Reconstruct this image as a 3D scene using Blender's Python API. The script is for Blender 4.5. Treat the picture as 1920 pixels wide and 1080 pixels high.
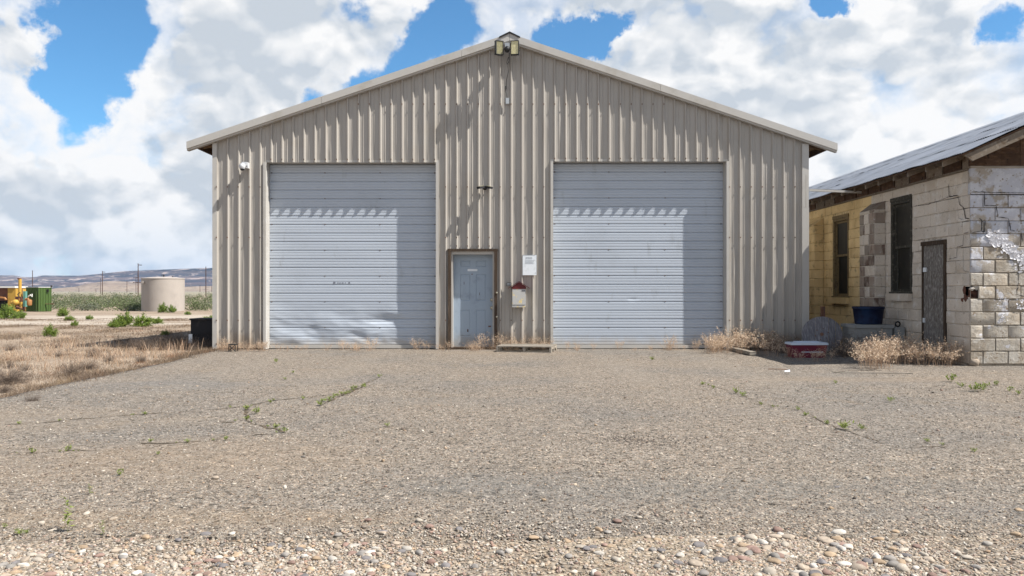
import bpy, math, random
import numpy as np
from mathutils import Vector, Matrix, noise as mn

for o in list(bpy.data.objects):
    bpy.data.objects.remove(o, do_unlink=True)
scene = bpy.context.scene
COL = scene.collection
R = math.radians
random.seed(7)
rng = np.random.default_rng(11)

# ------------------------------------------------------------------ camera
CAMH = 1.24
FPX = 1500.0            # focal length in pixels of the 1920 px wide frame
HZ = 545.0              # horizon row
cd = bpy.data.cameras.new("camera")
cam = bpy.data.objects.new("camera", cd)
COL.objects.link(cam)
cam.location = (0, 0, CAMH)
cam.rotation_euler = (R(90), 0, 0)
cd.sensor_width = 36.0
cd.lens = FPX / 1920 * 36
cd.shift_y = (HZ - 540) / 1920
cd.clip_start = 0.05
cd.clip_end = 20000
scene.camera = cam

# ------------------------------------------------------------------ view, sun
EXPO = 1.0
scene.view_settings.view_transform = 'Standard'
scene.view_settings.look = 'None'
scene.view_settings.gamma = 1
scene.view_settings.use_curve_mapping = False
scene.view_settings.exposure = EXPO
SUN = Vector((3.2, -1.0, 4.4)).normalized()      # towards the sun
sl = bpy.data.lights.new("sun", 'SUN')
sl.energy = 5.0
sl.angle = R(0.53)
sl.color = (1.0, 0.95, 0.87)
so = bpy.data.objects.new("sun", sl)
so.rotation_euler = (-SUN).to_track_quat('-Z', 'Y').to_euler()
so.location = SUN * 50
COL.objects.link(so)

# ------------------------------------------------------------------ world
def px_dir(x, y):
    return Vector((x - 960, FPX, HZ - y)).normalized()

class NT:
    def __init__(s, tree):
        s.t = tree; s.n = tree.nodes; s.l = tree.links
    def put(s, sock, v):
        if v is None: return
        if hasattr(v, 'is_linked') or isinstance(v, bpy.types.NodeSocket):
            s.l.new(v, sock)
        else:
            if sock.type == 'RGBA' and len(v) == 3: v = (*v, 1)
            sock.default_value = v
    def math(s, op, a, b=None, c=None, clamp=False):
        n = s.n.new('ShaderNodeMath'); n.operation = op; n.use_clamp = clamp
        s.put(n.inputs[0], a); s.put(n.inputs[1], b)
        if c is not None: s.put(n.inputs[2], c)
        return n.outputs[0]
    def vm(s, op, a, b=None, sc=None):
        n = s.n.new('ShaderNodeVectorMath'); n.operation = op
        s.put(n.inputs[0], a)
        if b is not None: s.put(n.inputs[1], b)
        if sc is not None: s.put(n.inputs['Scale'], sc)
        return n.outputs['Value'] if op in ('DOT_PRODUCT', 'LENGTH') else n.outputs[0]
    def noise(s, vec, scale, detail=4, rough=.5, dist=0.0, col=False):
        n = s.n.new('ShaderNodeTexNoise')
        if vec is not None: s.l.new(vec, n.inputs['Vector'])
        n.inputs['Scale'].default_value = scale; n.inputs['Detail'].default_value = detail
        n.inputs['Roughness'].default_value = rough; n.inputs['Distortion'].default_value = dist
        return n.outputs['Color' if col else 'Fac']
    def voro(s, vec, scale, feature='F1', rnd=1.0, out='Color'):
        n = s.n.new('ShaderNodeTexVoronoi'); n.feature = feature
        if vec is not None: s.l.new(vec, n.inputs['Vector'])
        n.inputs['Scale'].default_value = scale; n.inputs['Randomness'].default_value = rnd
        return n.outputs[out]
    def rng(s, v, lo, hi, a=0.0, b=1.0, smooth=True):
        n = s.n.new('ShaderNodeMapRange')
        n.interpolation_type = 'SMOOTHSTEP' if smooth else 'LINEAR'
        s.put(n.inputs[0], v)
        for i, q in enumerate((lo, hi, a, b)): s.put(n.inputs[i + 1], q)
        return n.outputs[0]
    def mix(s, f, a, b, mode='MIX'):
        n = s.n.new('ShaderNodeMix'); n.data_type = 'RGBA'; n.blend_type = mode
        s.put(n.inputs[0], f); s.put(n.inputs[6], a); s.put(n.inputs[7], b)
        return n.outputs[2]
    def ramp(s, f, stops, interp='LINEAR'):
        n = s.n.new('ShaderNodeValToRGB'); r = n.color_ramp; r.interpolation = interp
        while len(r.elements) < len(stops): r.elements.new(.5)
        for e, (p, c) in zip(r.elements, stops):
            e.position = p; e.color = (*c, 1)
        s.put(n.inputs[0], f)
        return n.outputs[0]
    def sep(s, v):
        n = s.n.new('ShaderNodeSeparateXYZ'); s.l.new(v, n.inputs[0]); return n.outputs
    def comb(s, x, y, z):
        n = s.n.new('ShaderNodeCombineXYZ')
        for i, q in enumerate((x, y, z)): s.put(n.inputs[i], q)
        return n.outputs[0]

world = bpy.data.worlds.new("World")
scene.world = world
world.use_nodes = True
world.node_tree.nodes.clear()
W = NT(world.node_tree)
BGS = 0.075
CLEAR = (0.64, 1.03, 1.14)
CLOUD_K = 1.0 / (2 ** EXPO) / BGS
tc = W.n.new('ShaderNodeTexCoord').outputs['Generated']
sky = W.n.new('ShaderNodeTexSky')
sky.sky_type = 'NISHITA'; sky.sun_disc = False
sky.sun_elevation = math.asin(SUN.z)
sky.sun_rotation = math.atan2(SUN.x, SUN.y)
sky.altitude = 1500; sky.air_density = 1.0; sky.dust_density = 0.3; sky.ozone_density = 3.0
dz = W.sep(tc)[2]
wv = W.vm('SCALE', W.vm('SUBTRACT', W.noise(tc, 7.0, 7, .62, col=True), (.5, .5, .5)), sc=0.065)
def puffs(vec):
    st = W.vm('ADD', W.vm('MULTIPLY', vec, (1.0, 1.0, 1.35)), wv)
    a = W.voro(st, 7.0, 'F1', 1.0, 'Distance'); b = W.voro(st, 17.0, 'F1', 1.0, 'Distance'); c = W.voro(st, 44.0, 'F1', 1.0, 'Distance')
    v = W.math('MULTIPLY', a, .50); v = W.math('MULTIPLY_ADD', b, .27, v); v = W.math('MULTIPLY_ADD', c, .14, v)
    return W.math('SUBTRACT', 0.62, v)
base = W.noise(W.vm('ADD', W.vm('MULTIPLY', tc, (1, 1, 1.4)), wv), 4.0, 7, .56)
d0 = puffs(tc)
d1 = puffs(W.vm('ADD', tc, (0.008, 0.0, 0.017)))
# gaps of clear sky: (x, y, radius, strength) of the frame they are seen in
holes = [(165, 20, 62, .26), (170, 90, 60, .26), (205, 55, 45, .16), (150, 150, 45, .18), (225, 180, 40, .14), (125, 165, 30, .10), (185, 215, 32, .10),
         (735, 130, 58, .24), (650, 185, 60, .28), (570, 200, 40, .2), (840, 25, 60, .26), (780, 75, 50, .18), (650, 5, 40, .14),
         (1105, 85, 50, .28), (1150, 55, 42, .24), (1065, 100, 38, .2), (1020, 70, 30, .12), (1540, 0, 42, .27), (1565, 25, 28, .16), (1878, 20, 42, .26),
         (140, 265, 50, .08), (2300, 200, 200, .3)]
wn = W.vm('SUBTRACT', W.noise(tc, 9, 8, .65, col=True), (.5, .5, .5))
wq = W.vm('NORMALIZE', W.vm('ADD', tc, W.vm('SCALE', wn, sc=0.12)))
hs = None
for (hx, hy, r, st) in holes:
    c = px_dir(hx, hy)
    cosr = (r / FPX) ** 2
    dp = W.vm('DOT_PRODUCT', wq, tuple(c))
    e = W.math('EXPONENT', W.math('MULTIPLY', W.math('SUBTRACT', dp, 1.0), 2.0 / cosr))
    e = W.math('MULTIPLY', e, st * 1.5)
    hs = e if hs is None else W.math('ADD', hs, e)
cover = W.rng(dz, 0.30, 0.60, 0.26, -0.04)
dens = W.math('SUBTRACT', W.math('ADD', W.math('MULTIPLY_ADD', d0, .45, base), cover), hs)
dens = W.math('ADD', dens, W.math('MULTIPLY', W.math('SUBTRACT', W.noise(tc, 38.0, 5, .6), .5), .16))
mask = W.rng(dens, 0.50, 0.645)
lit = W.math('MULTIPLY', W.math('SUBTRACT', d0, d1), 4.2)
soft = W.noise(W.vm('ADD', W.vm('MULTIPLY', tc, (1, 1, 1.9)), wv), 5.6, 7, .55)
lit = W.math('ADD', lit, W.rng(soft, .40, .57, 1.05, .26))
lit = W.math('ADD', lit, W.rng(dens, 0.56, 0.82, 0.30, -0.05), clamp=True)
low = W.rng(dz, 0.0, 0.12, 0.0, 1.0)
grey = W.mix(low, (.58, .665, .755), (.60, .655, .72))
white = W.mix(low, (.84, .885, .93), (.99, .985, .98))
ccol = W.mix(lit, grey, white)
ccol = W.vm('SCALE', ccol, sc=CLOUD_K)
clear = W.vm('MULTIPLY', sky.outputs[0], CLEAR)
thin = W.rng(W.noise(W.vm('ADD', tc, wv), 7.5, 6, .6), .42, .62, 1.0, .62)
skyc = W.mix(W.math('MULTIPLY', mask, W.math('MAXIMUM', thin, W.rng(dens, .62, .80))), clear, ccol)
bg = W.n.new('ShaderNodeBackground')
W.l.new(skyc, bg.inputs[0]); bg.inputs[1].default_value = BGS
wo = W.n.new('ShaderNodeOutputWorld'); W.l.new(bg.outputs[0], wo.inputs[0])
world.cycles.sampling_method = 'MANUAL'
world.cycles.sample_map_resolution = 512

# ------------------------------------------------------------------ materials
def srgb(r, g, b):
    f = lambda c: (c / 255 / 12.92) if c / 255 <= .04045 else ((c / 255 + .055) / 1.055) ** 2.4
    return (f(r), f(g), f(b))

MATS = {}
def mat(name, col, rough=.8, spec=.3, metal=0.0, layers=(), bump=(), island=0.0, objrand=0.0,
        stretch=(1, 1, 1), ramp=None, trans=False, glass=0, splash=None):
    """layers: (scale, detail, lo, hi, colour[, stretch]); bump: (scale, detail, distance[, stretch])"""
    m = bpy.data.materials.new(name); m.use_nodes = True
    m.node_tree.nodes.clear(); t = NT(m.node_tree)
    b = t.n.new('ShaderNodeBsdfPrincipled'); out = t.n.new('ShaderNodeOutputMaterial')
    t.l.new(b.outputs[0], out.inputs[0])
    geo = t.n.new('ShaderNodeNewGeometry')
    pos = geo.outputs['Position']
    p0 = t.vm('MULTIPLY', pos, stretch)
    c = t.mix(0.0, col, col)
    if ramp:
        c = t.ramp(geo.outputs['Random Per Island'], ramp)
    for i, L in enumerate(layers):
        pp = p0 if len(L) < 6 else t.vm('MULTIPLY', pos, L[5])
        pp = t.vm('ADD', pp, (i * 7.3, i * 3.1, i * 5.7))
        f = t.rng(t.noise(pp, L[0], L[1], .6), L[2], L[3])
        c = t.mix(f, c, L[4])
    if splash:
        hgt, scol, amt = splash; zz_ = t.sep(pos)[2]
        nz_ = t.math('MULTIPLY', t.noise(t.vm('MULTIPLY', pos, (1, 1, .5)), 5, 6, .7), hgt * 1.6)
        c = t.mix(t.rng(t.math('SUBTRACT', zz_, nz_), hgt * .35, -hgt * .6, 0, amt), c, scol)
    if island:
        v = t.rng(geo.outputs['Random Per Island'], 0, 1, 1 - island, 1 + island, False)
        c = t.vm('SCALE', c, sc=v)
    if objrand:
        oi = t.n.new('ShaderNodeObjectInfo')
        v = t.rng(oi.outputs['Random'], 0, 1, 1 - objrand, 1 + objrand, False)
        c = t.vm('SCALE', c, sc=v)
    t.l.new(c, b.inputs['Base Color'])
    b.inputs['Roughness'].default_value = rough
    b.inputs['Specular IOR Level'].default_value = spec
    b.inputs['Metallic'].default_value = metal
    prev = None
    for i, B in enumerate(bump):
        pp = p0 if len(B) < 4 else t.vm('MULTIPLY', pos, B[3])
        bn = t.n.new('ShaderNodeBump'); bn.inputs['Strength'].default_value = 1.0
        bn.inputs['Distance'].default_value = B[2]
        t.l.new(t.noise(pp, B[0], B[1], .6), bn.inputs['Height'])
        if prev: t.l.new(prev, bn.inputs['Normal'])
        prev = bn.outputs[0]
    if prev: t.l.new(prev, b.inputs['Normal'])
    if trans:
        tr = t.n.new('ShaderNodeBsdfTranslucent'); t.l.new(c, tr.inputs[0])
        mx = t.n.new('ShaderNodeMixShader'); mx.inputs[0].default_value = .3
        t.l.new(b.outputs[0], mx.inputs[1]); t.l.new(tr.outputs[0], mx.inputs[2])
        t.l.new(mx.outputs[0], out.inputs[0])
    MATS[name] = m
    m['bsdf'] = b.name
    return m

# ------------------------------------------------------------------ mesh helper
def wl(o):
    v = Vector((0, 0, 0))
    while o is not None:
        v = v + o.location; o = o.parent
    return v

class MB:
    def __init__(s): s.v = []; s.f = []
    def add(s, vs, fs):
        k = len(s.v); s.v.extend([tuple(q) for q in vs]); s.f.extend([tuple(i + k for i in f) for f in fs]); return s
    def box(s, x0, x1, y0, y1, z0, z1, rz=0, c=None):
        vs = [(x0, y0, z0), (x1, y0, z0), (x1, y1, z0), (x0, y1, z0), (x0, y0, z1), (x1, y0, z1), (x1, y1, z1), (x0, y1, z1)]
        if rz:
            c = c or ((x0 + x1) / 2, (y0 + y1) / 2); ca, sa = math.cos(rz), math.sin(rz)
            vs = [(c[0] + (x - c[0]) * ca - (y - c[1]) * sa, c[1] + (x - c[0]) * sa + (y - c[1]) * ca, z) for x, y, z in vs]
        return s.add(vs, [(0, 3, 2, 1), (4, 5, 6, 7), (0, 1, 5, 4), (1, 2, 6, 5), (2, 3, 7, 6), (3, 0, 4, 7)])
    def bar(s, a, b, w, h, up=(0, 0, 1)):
        a, b = Vector(a), Vector(b); d = (b - a).normalized()
        u = Vector(up); sd = d.cross(u)
        if sd.length < 1e-4: sd = d.cross(Vector((1, 0, 0)))
        sd.normalize(); u = sd.cross(d).normalized()
        vs = []
        for p in (a, b):
            for (i, j) in ((-1, -1), (1, -1), (1, 1), (-1, 1)): vs.append(p + sd * (i * w / 2) + u * (j * h / 2))
        return s.add(vs, [(0, 1, 2, 3), (7, 6, 5, 4), (0, 4, 5, 1), (1, 5, 6, 2), (2, 6, 7, 3), (3, 7, 4, 0)])
    def tube(s, pts, r, n=8, cap=True):
        pts = [Vector(p) for p in pts]; k0 = len(s.v); prev = None
        rs = r if isinstance(r, (list, tuple)) else [r] * len(pts)
        for i, p in enumerate(pts):
            d = (pts[min(i + 1, len(pts) - 1)] - pts[max(i - 1, 0)]).normalized()
            if prev is None:
                a = d.cross(Vector((0, 0, 1)))
                if a.length < .05: a = d.cross(Vector((1, 0, 0)))
            else: a = prev - d * prev.dot(d)
            a.normalize(); prev = a; b = d.cross(a)
            for j in range(n):
                t = 2 * math.pi * j / n; s.v.append(tuple(p + (a * math.cos(t) + b * math.sin(t)) * rs[i]))
        for i in range(len(pts) - 1):
            for j in range(n):
                s.f.append((k0 + i * n + j, k0 + i * n + (j + 1) % n, k0 + (i + 1) * n + (j + 1) % n, k0 + (i + 1) * n + j))
        if cap:
            s.f.append(tuple(k0 + j for j in range(n))[::-1]); s.f.append(tuple(k0 + (len(pts) - 1) * n + j for j in range(n)))
        return s
    def lathe(s, prof, c, n=24, axis='z'):
        k0 = len(s.v)
        for (r, z) in prof:
            for j in range(n):
                t = 2 * math.pi * j / n; p = (r * math.cos(t), r * math.sin(t), z)
                if axis == 'y': p = (p[0], p[2], p[1])
                if axis == 'x': p = (p[2], p[0], p[1])
                s.v.append((c[0] + p[0], c[1] + p[1], c[2] + p[2]))
        for i in range(len(prof) - 1):
            for j in range(n):
                f = (k0 + i * n + j, k0 + i * n + (j + 1) % n, k0 + (i + 1) * n + (j + 1) % n, k0 + (i + 1) * n + j)
                s.f.append(f if axis != 'y' else f[::-1])
        return s
    def prism(s, poly, y0, y1):
        """poly in (x,z), extruded along y"""
        n = len(poly)
        vs = [(x, y0, z) for x, z in poly] + [(x, y1, z) for x, z in poly]
        fs = [tuple(range(n)), tuple(range(2 * n - 1, n - 1, -1))] + [(i, (i + 1) % n + 0, (i + 1) % n + n, i + n)[::-1] for i in range(n)]
        return s.add(vs, fs)
    def build(s, name, m, parent=None, smooth=False, loc=None):
        off = wl(parent) if parent is not None else Vector((0, 0, 0))
        if loc is not None: off = off + Vector(loc) if parent is not None else Vector(loc)
        a = np.array(s.v, dtype=np.float64).reshape(-1, 3) - np.array(off)
        me = bpy.data.meshes.new(name); me.from_pydata(a.tolist(), [], s.f); me.update()
        if isinstance(m, str): m = MATS[m]
        me.materials.append(m)
        if smooth:
            me.shade_smooth() if smooth is True else me.set_sharp_from_angle(angle=R(smooth))
            if smooth is not True:
                me.shade_smooth(); me.set_sharp_from_angle(angle=R(smooth))
        o = bpy.data.objects.new(name, me); COL.objects.link(o)
        if parent is not None: o.parent = parent
        if loc is not None: o.location = loc
        return o

def np_obj(name, V, F, m, parent=None, smooth=False):
    """V (n,3), F (m,k) numpy arrays, k fixed"""
    me = bpy.data.meshes.new(name)
    V = np.ascontiguousarray(V, dtype=np.float32); F = np.ascontiguousarray(F, dtype=np.int32)
    k = F.shape[1]
    me.vertices.add(len(V)); me.vertices.foreach_set('co', V.ravel())
    me.loops.add(F.size); me.loops.foreach_set('vertex_index', F.ravel())
    me.polygons.add(len(F)); me.polygons.foreach_set('loop_start', np.arange(0, F.size, k, dtype=np.int32))
    me.polygons.foreach_set('loop_total', np.full(len(F), k, dtype=np.int32))
    me.polygons.foreach_set('use_smooth', np.full(len(F), smooth))
    me.update(calc_edges=True)
    me.materials.append(MATS[m] if isinstance(m, str) else m)
    o = bpy.data.objects.new(name, me); COL.objects.link(o)
    if parent is not None: o.parent = parent
    return o

def tag(o, label=None, cat=None, group=None, kind=None):
    if label: o['label'] = label
    if cat: o['category'] = cat
    if group: o['group'] = group
    if kind: o['kind'] = kind
    return o
def empty(name, loc, label=None, cat=None, group=None):
    o = bpy.data.objects.new(name, None); COL.objects.link(o); o.location = loc; o.empty_display_size = .1
    return tag(o, label, cat, group)
def link_copy(me, name, loc, parent=None, scale=(1, 1, 1), rz=0, rot=None):
    o = bpy.data.objects.new(name, me); COL.objects.link(o)
    o.location = loc; o.scale = scale; o.rotation_euler = rot or (0, 0, rz)
    if parent is not None:
        o.parent = parent; o.location = Vector(loc) - wl(parent)
    return o

def sstep(t): t = np.clip(t, 0, 1); return t * t * (3 - 2 * t)
def gz(x, y):
    """height of the natural ground"""
    z = -0.5 * sstep((np.asarray(y, float) - 21) / 42)
    z = z + 0.10 * sstep((-np.asarray(x, float) - 6.3) / 4) * sstep((np.asarray(y, float) - 5) / 8) * 0.4
    return z - 0.02
def gpt(px, py, z=0.0):
    Y = FPX * (CAMH - z) / (py - HZ)
    return ((px - 960) / FPX * Y, Y)
# ------------------------------------------------------------------ material library
BEIGE = (.338, .316, .288)
mat("beige_steel", BEIGE, .38, .5, splash=(.45, (.23, .175, .125), .8), layers=[(1.1, 4, .5, .8, (.31, .282, .245)), (5, 5, .62, .8, (.26, .235, .205), (1, 1, .12))], bump=[(9, 3, .0006)])
mat("trim_steel", (.42, .405, .38), .42, .45, layers=[(2.0, 4, .5, .75, (.36, .34, .305))], bump=[(6, 3, .0008)])
mat("door_steel", (.40, .445, .51), .40, .45, splash=(.30, (.33, .29, .24), .6), layers=[(.9, 5, .5, .8, (.36, .40, .455)), (3, 6, .62, .8, (.26, .28, .30), (1, 1, .3)), (14, 4, .72, .8, (.19, .19, .19), (1, 1, .6))], bump=[(5, 3, .001)])
mat("man_door_paint", (.28, .345, .425), .45, .4, splash=(.35, (.27, .24, .20), .6), layers=[(3, 5, .5, .8, (.185, .23, .29)), (18, 4, .70, .76, (.25, .22, .2))], bump=[(30, 3, .0005)])
mat("old_wood", (.055, .038, .027), .85, .2, layers=[(8, 6, .50, .72, (.12, .09, .065), (4, 4, .5)), (3, 4, .55, .7, (.05, .035, .025))], bump=[(12, 6, .004, (5, 5, .6))], objrand=.15)
mat("grey_wood", (.20, .175, .145), .85, .2, layers=[(7, 6, .42, .68, (.33, .30, .26), (.4, 5, 5)), (5, 5, .6, .75, (.09, .07, .055), (.5, 4, 4))], bump=[(12, 6, .003, (.5, 6, 6))], objrand=.18)
mat("soffit_wood", (.26, .175, .10), .9, .15, layers=[(6, 6, .45, .7, (.08, .05, .03)), (14, 4, .55, .7, (.24, .16, .09))], bump=[(20, 5, .004)], objrand=.2)
mat("rafter_wood", (.20, .165, .13), .9, .15, layers=[(6, 6, .5, .7, (.11, .075, .05)), (20, 4, .5, .7, (.27, .23, .19))], bump=[(20, 5, .004)], objrand=.22)
mat("dark_wood", (.075, .045, .03), .9, .15, layers=[(6, 6, .45, .7, (.13, .08, .05), (1, 1, 3)), (14, 4, .6, .7, (.03, .02, .015))], bump=[(20, 5, .004)], objrand=.25)
mat("chipboard", (.15, .14, .13), .85, .2, layers=[(30, 3, .50, .60, (.27, .255, .24), (1, 1, .35)), (26, 3, .54, .62, (.11, .095, .08), (1, 1.4, .4)), (1.2, 4, .5, .75, (.13, .12, .13))], bump=[(40, 3, .003)])
mat("block_grey", (.57, .515, .45), .92, .2, layers=[(1.3, 5, .42, .62, (.49, .435, .37)), (5, 6, .52, .68, (.60, .57, .53)), (13, 5, .6, .72, (.34, .29, .245)), (90, 2, .58, .7, (.32, .28, .24))], bump=[(70, 4, .004), (9, 4, .008)], objrand=.07, splash=(.7, (.34, .28, .22), .7))
mat("block_yellow", (.76, .59, .33), .9, .2, layers=[(1.3, 5, .45, .65, (.62, .47, .25)), (6, 6, .56, .7, (.38, .30, .18)), (20, 5, .66, .76, (.28, .22, .14))], bump=[(70, 4, .003), (9, 4, .004)], objrand=.08)
mat("block_brown", (.25, .20, .165), .92, .2, layers=[(2, 5, .42, .6, (.27, .235, .20)), (6, 6, .52, .66, (.11, .075, .06), (1, 1, .4)), (16, 5, .6, .7, (.36, .33, .30))], bump=[(70, 4, .004), (9, 4, .005)], objrand=.2)
mat("block_buff", (.40, .365, .315), .92, .2, layers=[(2.2, 5, .44, .6, (.33, .285, .23)), (6, 6, .50, .60, (.45, .42, .375)), (4, 7, .60, .64, (.52, .52, .55)), (11, 6, .60, .66, (.25, .20, .15)), (26, 5, .60, .72, (.23, .175, .12)), (120, 2, .60, .72, (.18, .14, .10))], bump=[(80, 5, .008), (14, 6, .018)], objrand=.09)
mat("block_painted", (.45, .46, .51), .9, .25, layers=[(3, 6, .50, .58, (.36, .325, .285)), (7, 6, .50, .6, (.52, .53, .57)), (12, 6, .58, .64, (.27, .235, .20))], bump=[(80, 5, .006), (10, 6, .014)], objrand=.1)
mat("mortar", (.55, .50, .44), .95, .1, layers=[(8, 5, .45, .65, (.27, .24, .20))], bump=[(90, 4, .003)])
mat("mortar_dark", (.31, .265, .21), .95, .1, layers=[(8, 5, .45, .65, (.18, .15, .115))], bump=[(90, 4, .003)])
mat("mortar_yellow", (.66, .53, .32), .95, .1, layers=[(8, 5, .45, .65, (.34, .26, .14))], bump=[(90, 4, .003)])
mat("paint_flake", (.74, .74, .78), .7, .3, layers=[(16, 4, .55, .7, (.52, .50, .50))])
mat("hole_brown", (.12, .06, .045), .95, .1, layers=[(16, 4, .5, .7, (.05, .03, .025))], bump=[(30, 4, .01)])
mat("galvanized", (.34, .355, .385), .42, .5, .55, layers=[(1.2, 5, .45, .7, (.27, .285, .31)), (7, 5, .58, .72, (.42, .42, .44), (1, .25, 1)), (5, 6, .68, .76, (.18, .12, .09))], bump=[(9, 3, .0015)], objrand=.10)
mat("gap_shade", (.02, .02, .025), .9, .1)  # near-black in place of the shade inside open gaps
mat("glass", (.016, .016, .014), .45, .12, layers=[(2.5, 5, .45, .65, (.028, .025, .02)), (14, 5, .6, .7, (.045, .04, .032))])
mat("window_frame", (.045, .043, .035), .8, .2, layers=[(15, 5, .5, .7, (.12, .11, .09))], bump=[(30, 4, .002)])
mat("window_frame_tan", (.20, .155, .085), .8, .2, layers=[(15, 5, .5, .7, (.10, .075, .05))], bump=[(30, 4, .002)])
mat("black_metal", (.018, .018, .018), .5, .4)
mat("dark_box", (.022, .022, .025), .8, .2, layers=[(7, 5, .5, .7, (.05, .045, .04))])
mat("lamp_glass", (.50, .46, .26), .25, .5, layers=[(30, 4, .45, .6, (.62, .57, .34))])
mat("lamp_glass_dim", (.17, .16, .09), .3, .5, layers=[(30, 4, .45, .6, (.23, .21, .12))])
mat("white_plastic", (.50, .51, .53), .4, .4)
mat("grey_plastic", (.36, .39, .42), .5, .4)
mat("mailbox_paint", (.42, .42, .41), .5, .4, layers=[(12, 5, .54, .64, (.62, .50, .25)), (20, 5, .66, .75, (.35, .22, .10))])
mat("red_roof", (.10, .008, .010), .5, .4, layers=[(14, 4, .5, .7, (.09, .01, .01))])
mat("paper", (.66, .70, .74), .6, .3, layers=[(9, 4, .5, .7, (.56, .60, .62))])
mat("ink", (.12, .12, .14), .8, .2)
mat("brass", (.45, .42, .34), .35, .5, .7)
mat("spool_wood", (.10, .098, .107), .85, .2, layers=[(9, 6, .46, .62, (.20, .19, .20), (9, 1, 1)), (7, 5, .6, .7, (.07, .065, .07), (6, 1, 1))], bump=[(12, 6, .005, (6, 1, 1))], objrand=.16)
mat("red_plastic", (.12, .012, .03), .55, .3, layers=[(3, 5, .46, .62, (.24, .07, .06)), (12, 5, .60, .72, (.11, .015, .05))])
mat("lid_white", (.44, .50, .58), .5, .4, layers=[(9, 4, .55, .7, (.42, .45, .5))])
mat("blue_barrel", (.003, .006, .026), .6, .2, layers=[(3, 4, .5, .7, (.006, .02, .06))])
mat("concrete", (.24, .25, .25), .9, .2, layers=[(5, 5, .45, .65, (.24, .24, .24))], bump=[(40, 4, .003)])
mat("rubber", (.02, .02, .02), .8, .2)
mat("rust_metal", (.13, .06, .035), .8, .3, layers=[(7, 5, .45, .65, (.07, .045, .035))])
mat("rock", (.30, .25, .20), .9, .2, layers=[(9, 5, .45, .62, (.21, .17, .14)), (20, 5, .6, .7, (.38, .34, .3))], bump=[(30, 4, .006)])
mat("tank_paint", (.33, .295, .265), .7, .3, layers=[(.7, 5, .45, .7, (.29, .26, .235)), (3, 5, .6, .75, (.25, .22, .195), (1, 1, .2))])
mat("green_paint", (.055, .10, .022), .6, .3, layers=[(2, 5, .5, .7, (.04, .075, .018), (1, 1, .3))])  # one green paint shared by all the shed's walls
mat("yellow_paint", (.42, .255, .045), .6, .3, layers=[(3, 5, .5, .68, (.30, .17, .04)), (8, 5, .62, .72, (.20, .08, .03))])
mat("orange_paint", (.28, .13, .045), .6, .3)
mat("teal_paint", (.10, .24, .20), .6, .3)
mat("brown_steel", (.14, .06, .04), .7, .3, layers=[(4, 5, .5, .68, (.07, .04, .03))])
mat("sheet_white", (.62, .62, .60), .6, .3, layers=[(1.5, 5, .55, .7, (.45, .42, .38))])
mat("pole_wood", (.075, .042, .03), .9, .1)
GT = [(0, (.225, .165, .11)), (.25, (.165, .12, .088)), (.5, (.26, .19, .13)), (.75, (.13, .105, .085)), (1, (.32, .245, .165))]
mat("dry_grass", GT[0][1], .9, .1, ramp=GT, trans=True, layers=[(.55, 5, .50, .62, (.155, .115, .09)), (1.6, 5, .56, .66, (.25, .145, .09)), (2.5, 5, .62, .70, (.36, .27, .17))])
GW = [(0, (.42, .31, .21)), (.2, (.33, .21, .13)), (.45, (.50, .38, .28)), (.7, (.38, .25, .17)), (1, (.60, .49, .38))]
mat("dry_weed", GW[0][1], .9, .1, ramp=GW, trans=True)
mat("seed_head", GW[0][1], .9, .1, ramp=[(0, (.52, .40, .29)), (.3, (.42, .28, .20)), (.6, (.60, .48, .36)), (1, (.70, .60, .47))], trans=True)
mat("grey_brush", GW[0][1], .95, .1, ramp=[(0, (.15, .115, .095)), (.4, (.11, .085, .07)), (.7, (.20, .155, .125)), (1, (.14, .12, .10))], trans=True)
mat("green_leaf", GW[0][1], .7, .25, ramp=[(0, (.12, .16, .035)), (.35, (.17, .22, .05)), (.7, (.24, .28, .07)), (1, (.10, .13, .035))], trans=True)
mat("bush_leaf", GW[0][1], .7, .2, ramp=[(0, (.10, .16, .03)), (.35, (.15, .22, .04)), (.7, (.21, .27, .05)), (1, (.07, .11, .03))], trans=True)
mat("sage_leaf", GW[0][1], .8, .2, layers=[(.35, 4, .52, .60, (.15, .165, .12)), (.6, 4, .58, .66, (.06, .075, .035)), (.22, 3, .60, .68, (.20, .175, .12))], ramp=[(0, (.09, .12, .05)), (.3, (.14, .165, .085)), (.55, (.085, .125, .035)), (.8, (.20, .20, .13)), (1, (.055, .075, .03))], trans=True)
PB = [(0, (.30, .245, .19)), (.12, (.21, .19, .17)), (.24, (.36, .305, .245)), (.36, (.24, .165, .135)), (.48, (.27, .25, .235)), (.58, (.38, .345, .295)),
      (.68, (.13, .12, .115)), (.78, (.32, .235, .165)), (.88, (.30, .285, .265)), (.95, (.46, .43, .39)), (1, (.20, .135, .115))]
PB = [(a, tuple(q * f for q, f in zip(c, (1.0, .975, .93)))) for a, c in PB]
PBC = [(a, tuple(q * f for q in c)) for (a, c), f in zip(PB, (.8, .35, .8, .35, .65, .85, .25, .55, .8, .95, .4))]
mat("pebble", PB[0][1], .85, .25, ramp=PB)
mat("chip", PB[0][1], .85, .25, ramp=PBC)
def stone_mat(i, c):
    return mat("stone_%d" % i, c, .8, .3, layers=[(25, 4, .45, .65, tuple(q * .75 for q in c)), (60, 3, .6, .7, tuple(min(1, q * 1.25) for q in c))], bump=[(60, 3, .001)], objrand=.2)
STONES = [stone_mat(i, c) for i, c in enumerate([(.29, .24, .19), (.20, .185, .17), (.34, .30, .25), (.21, .14, .115), (.14, .13, .13), (.40, .37, .33), (.29, .215, .145)])]

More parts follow.
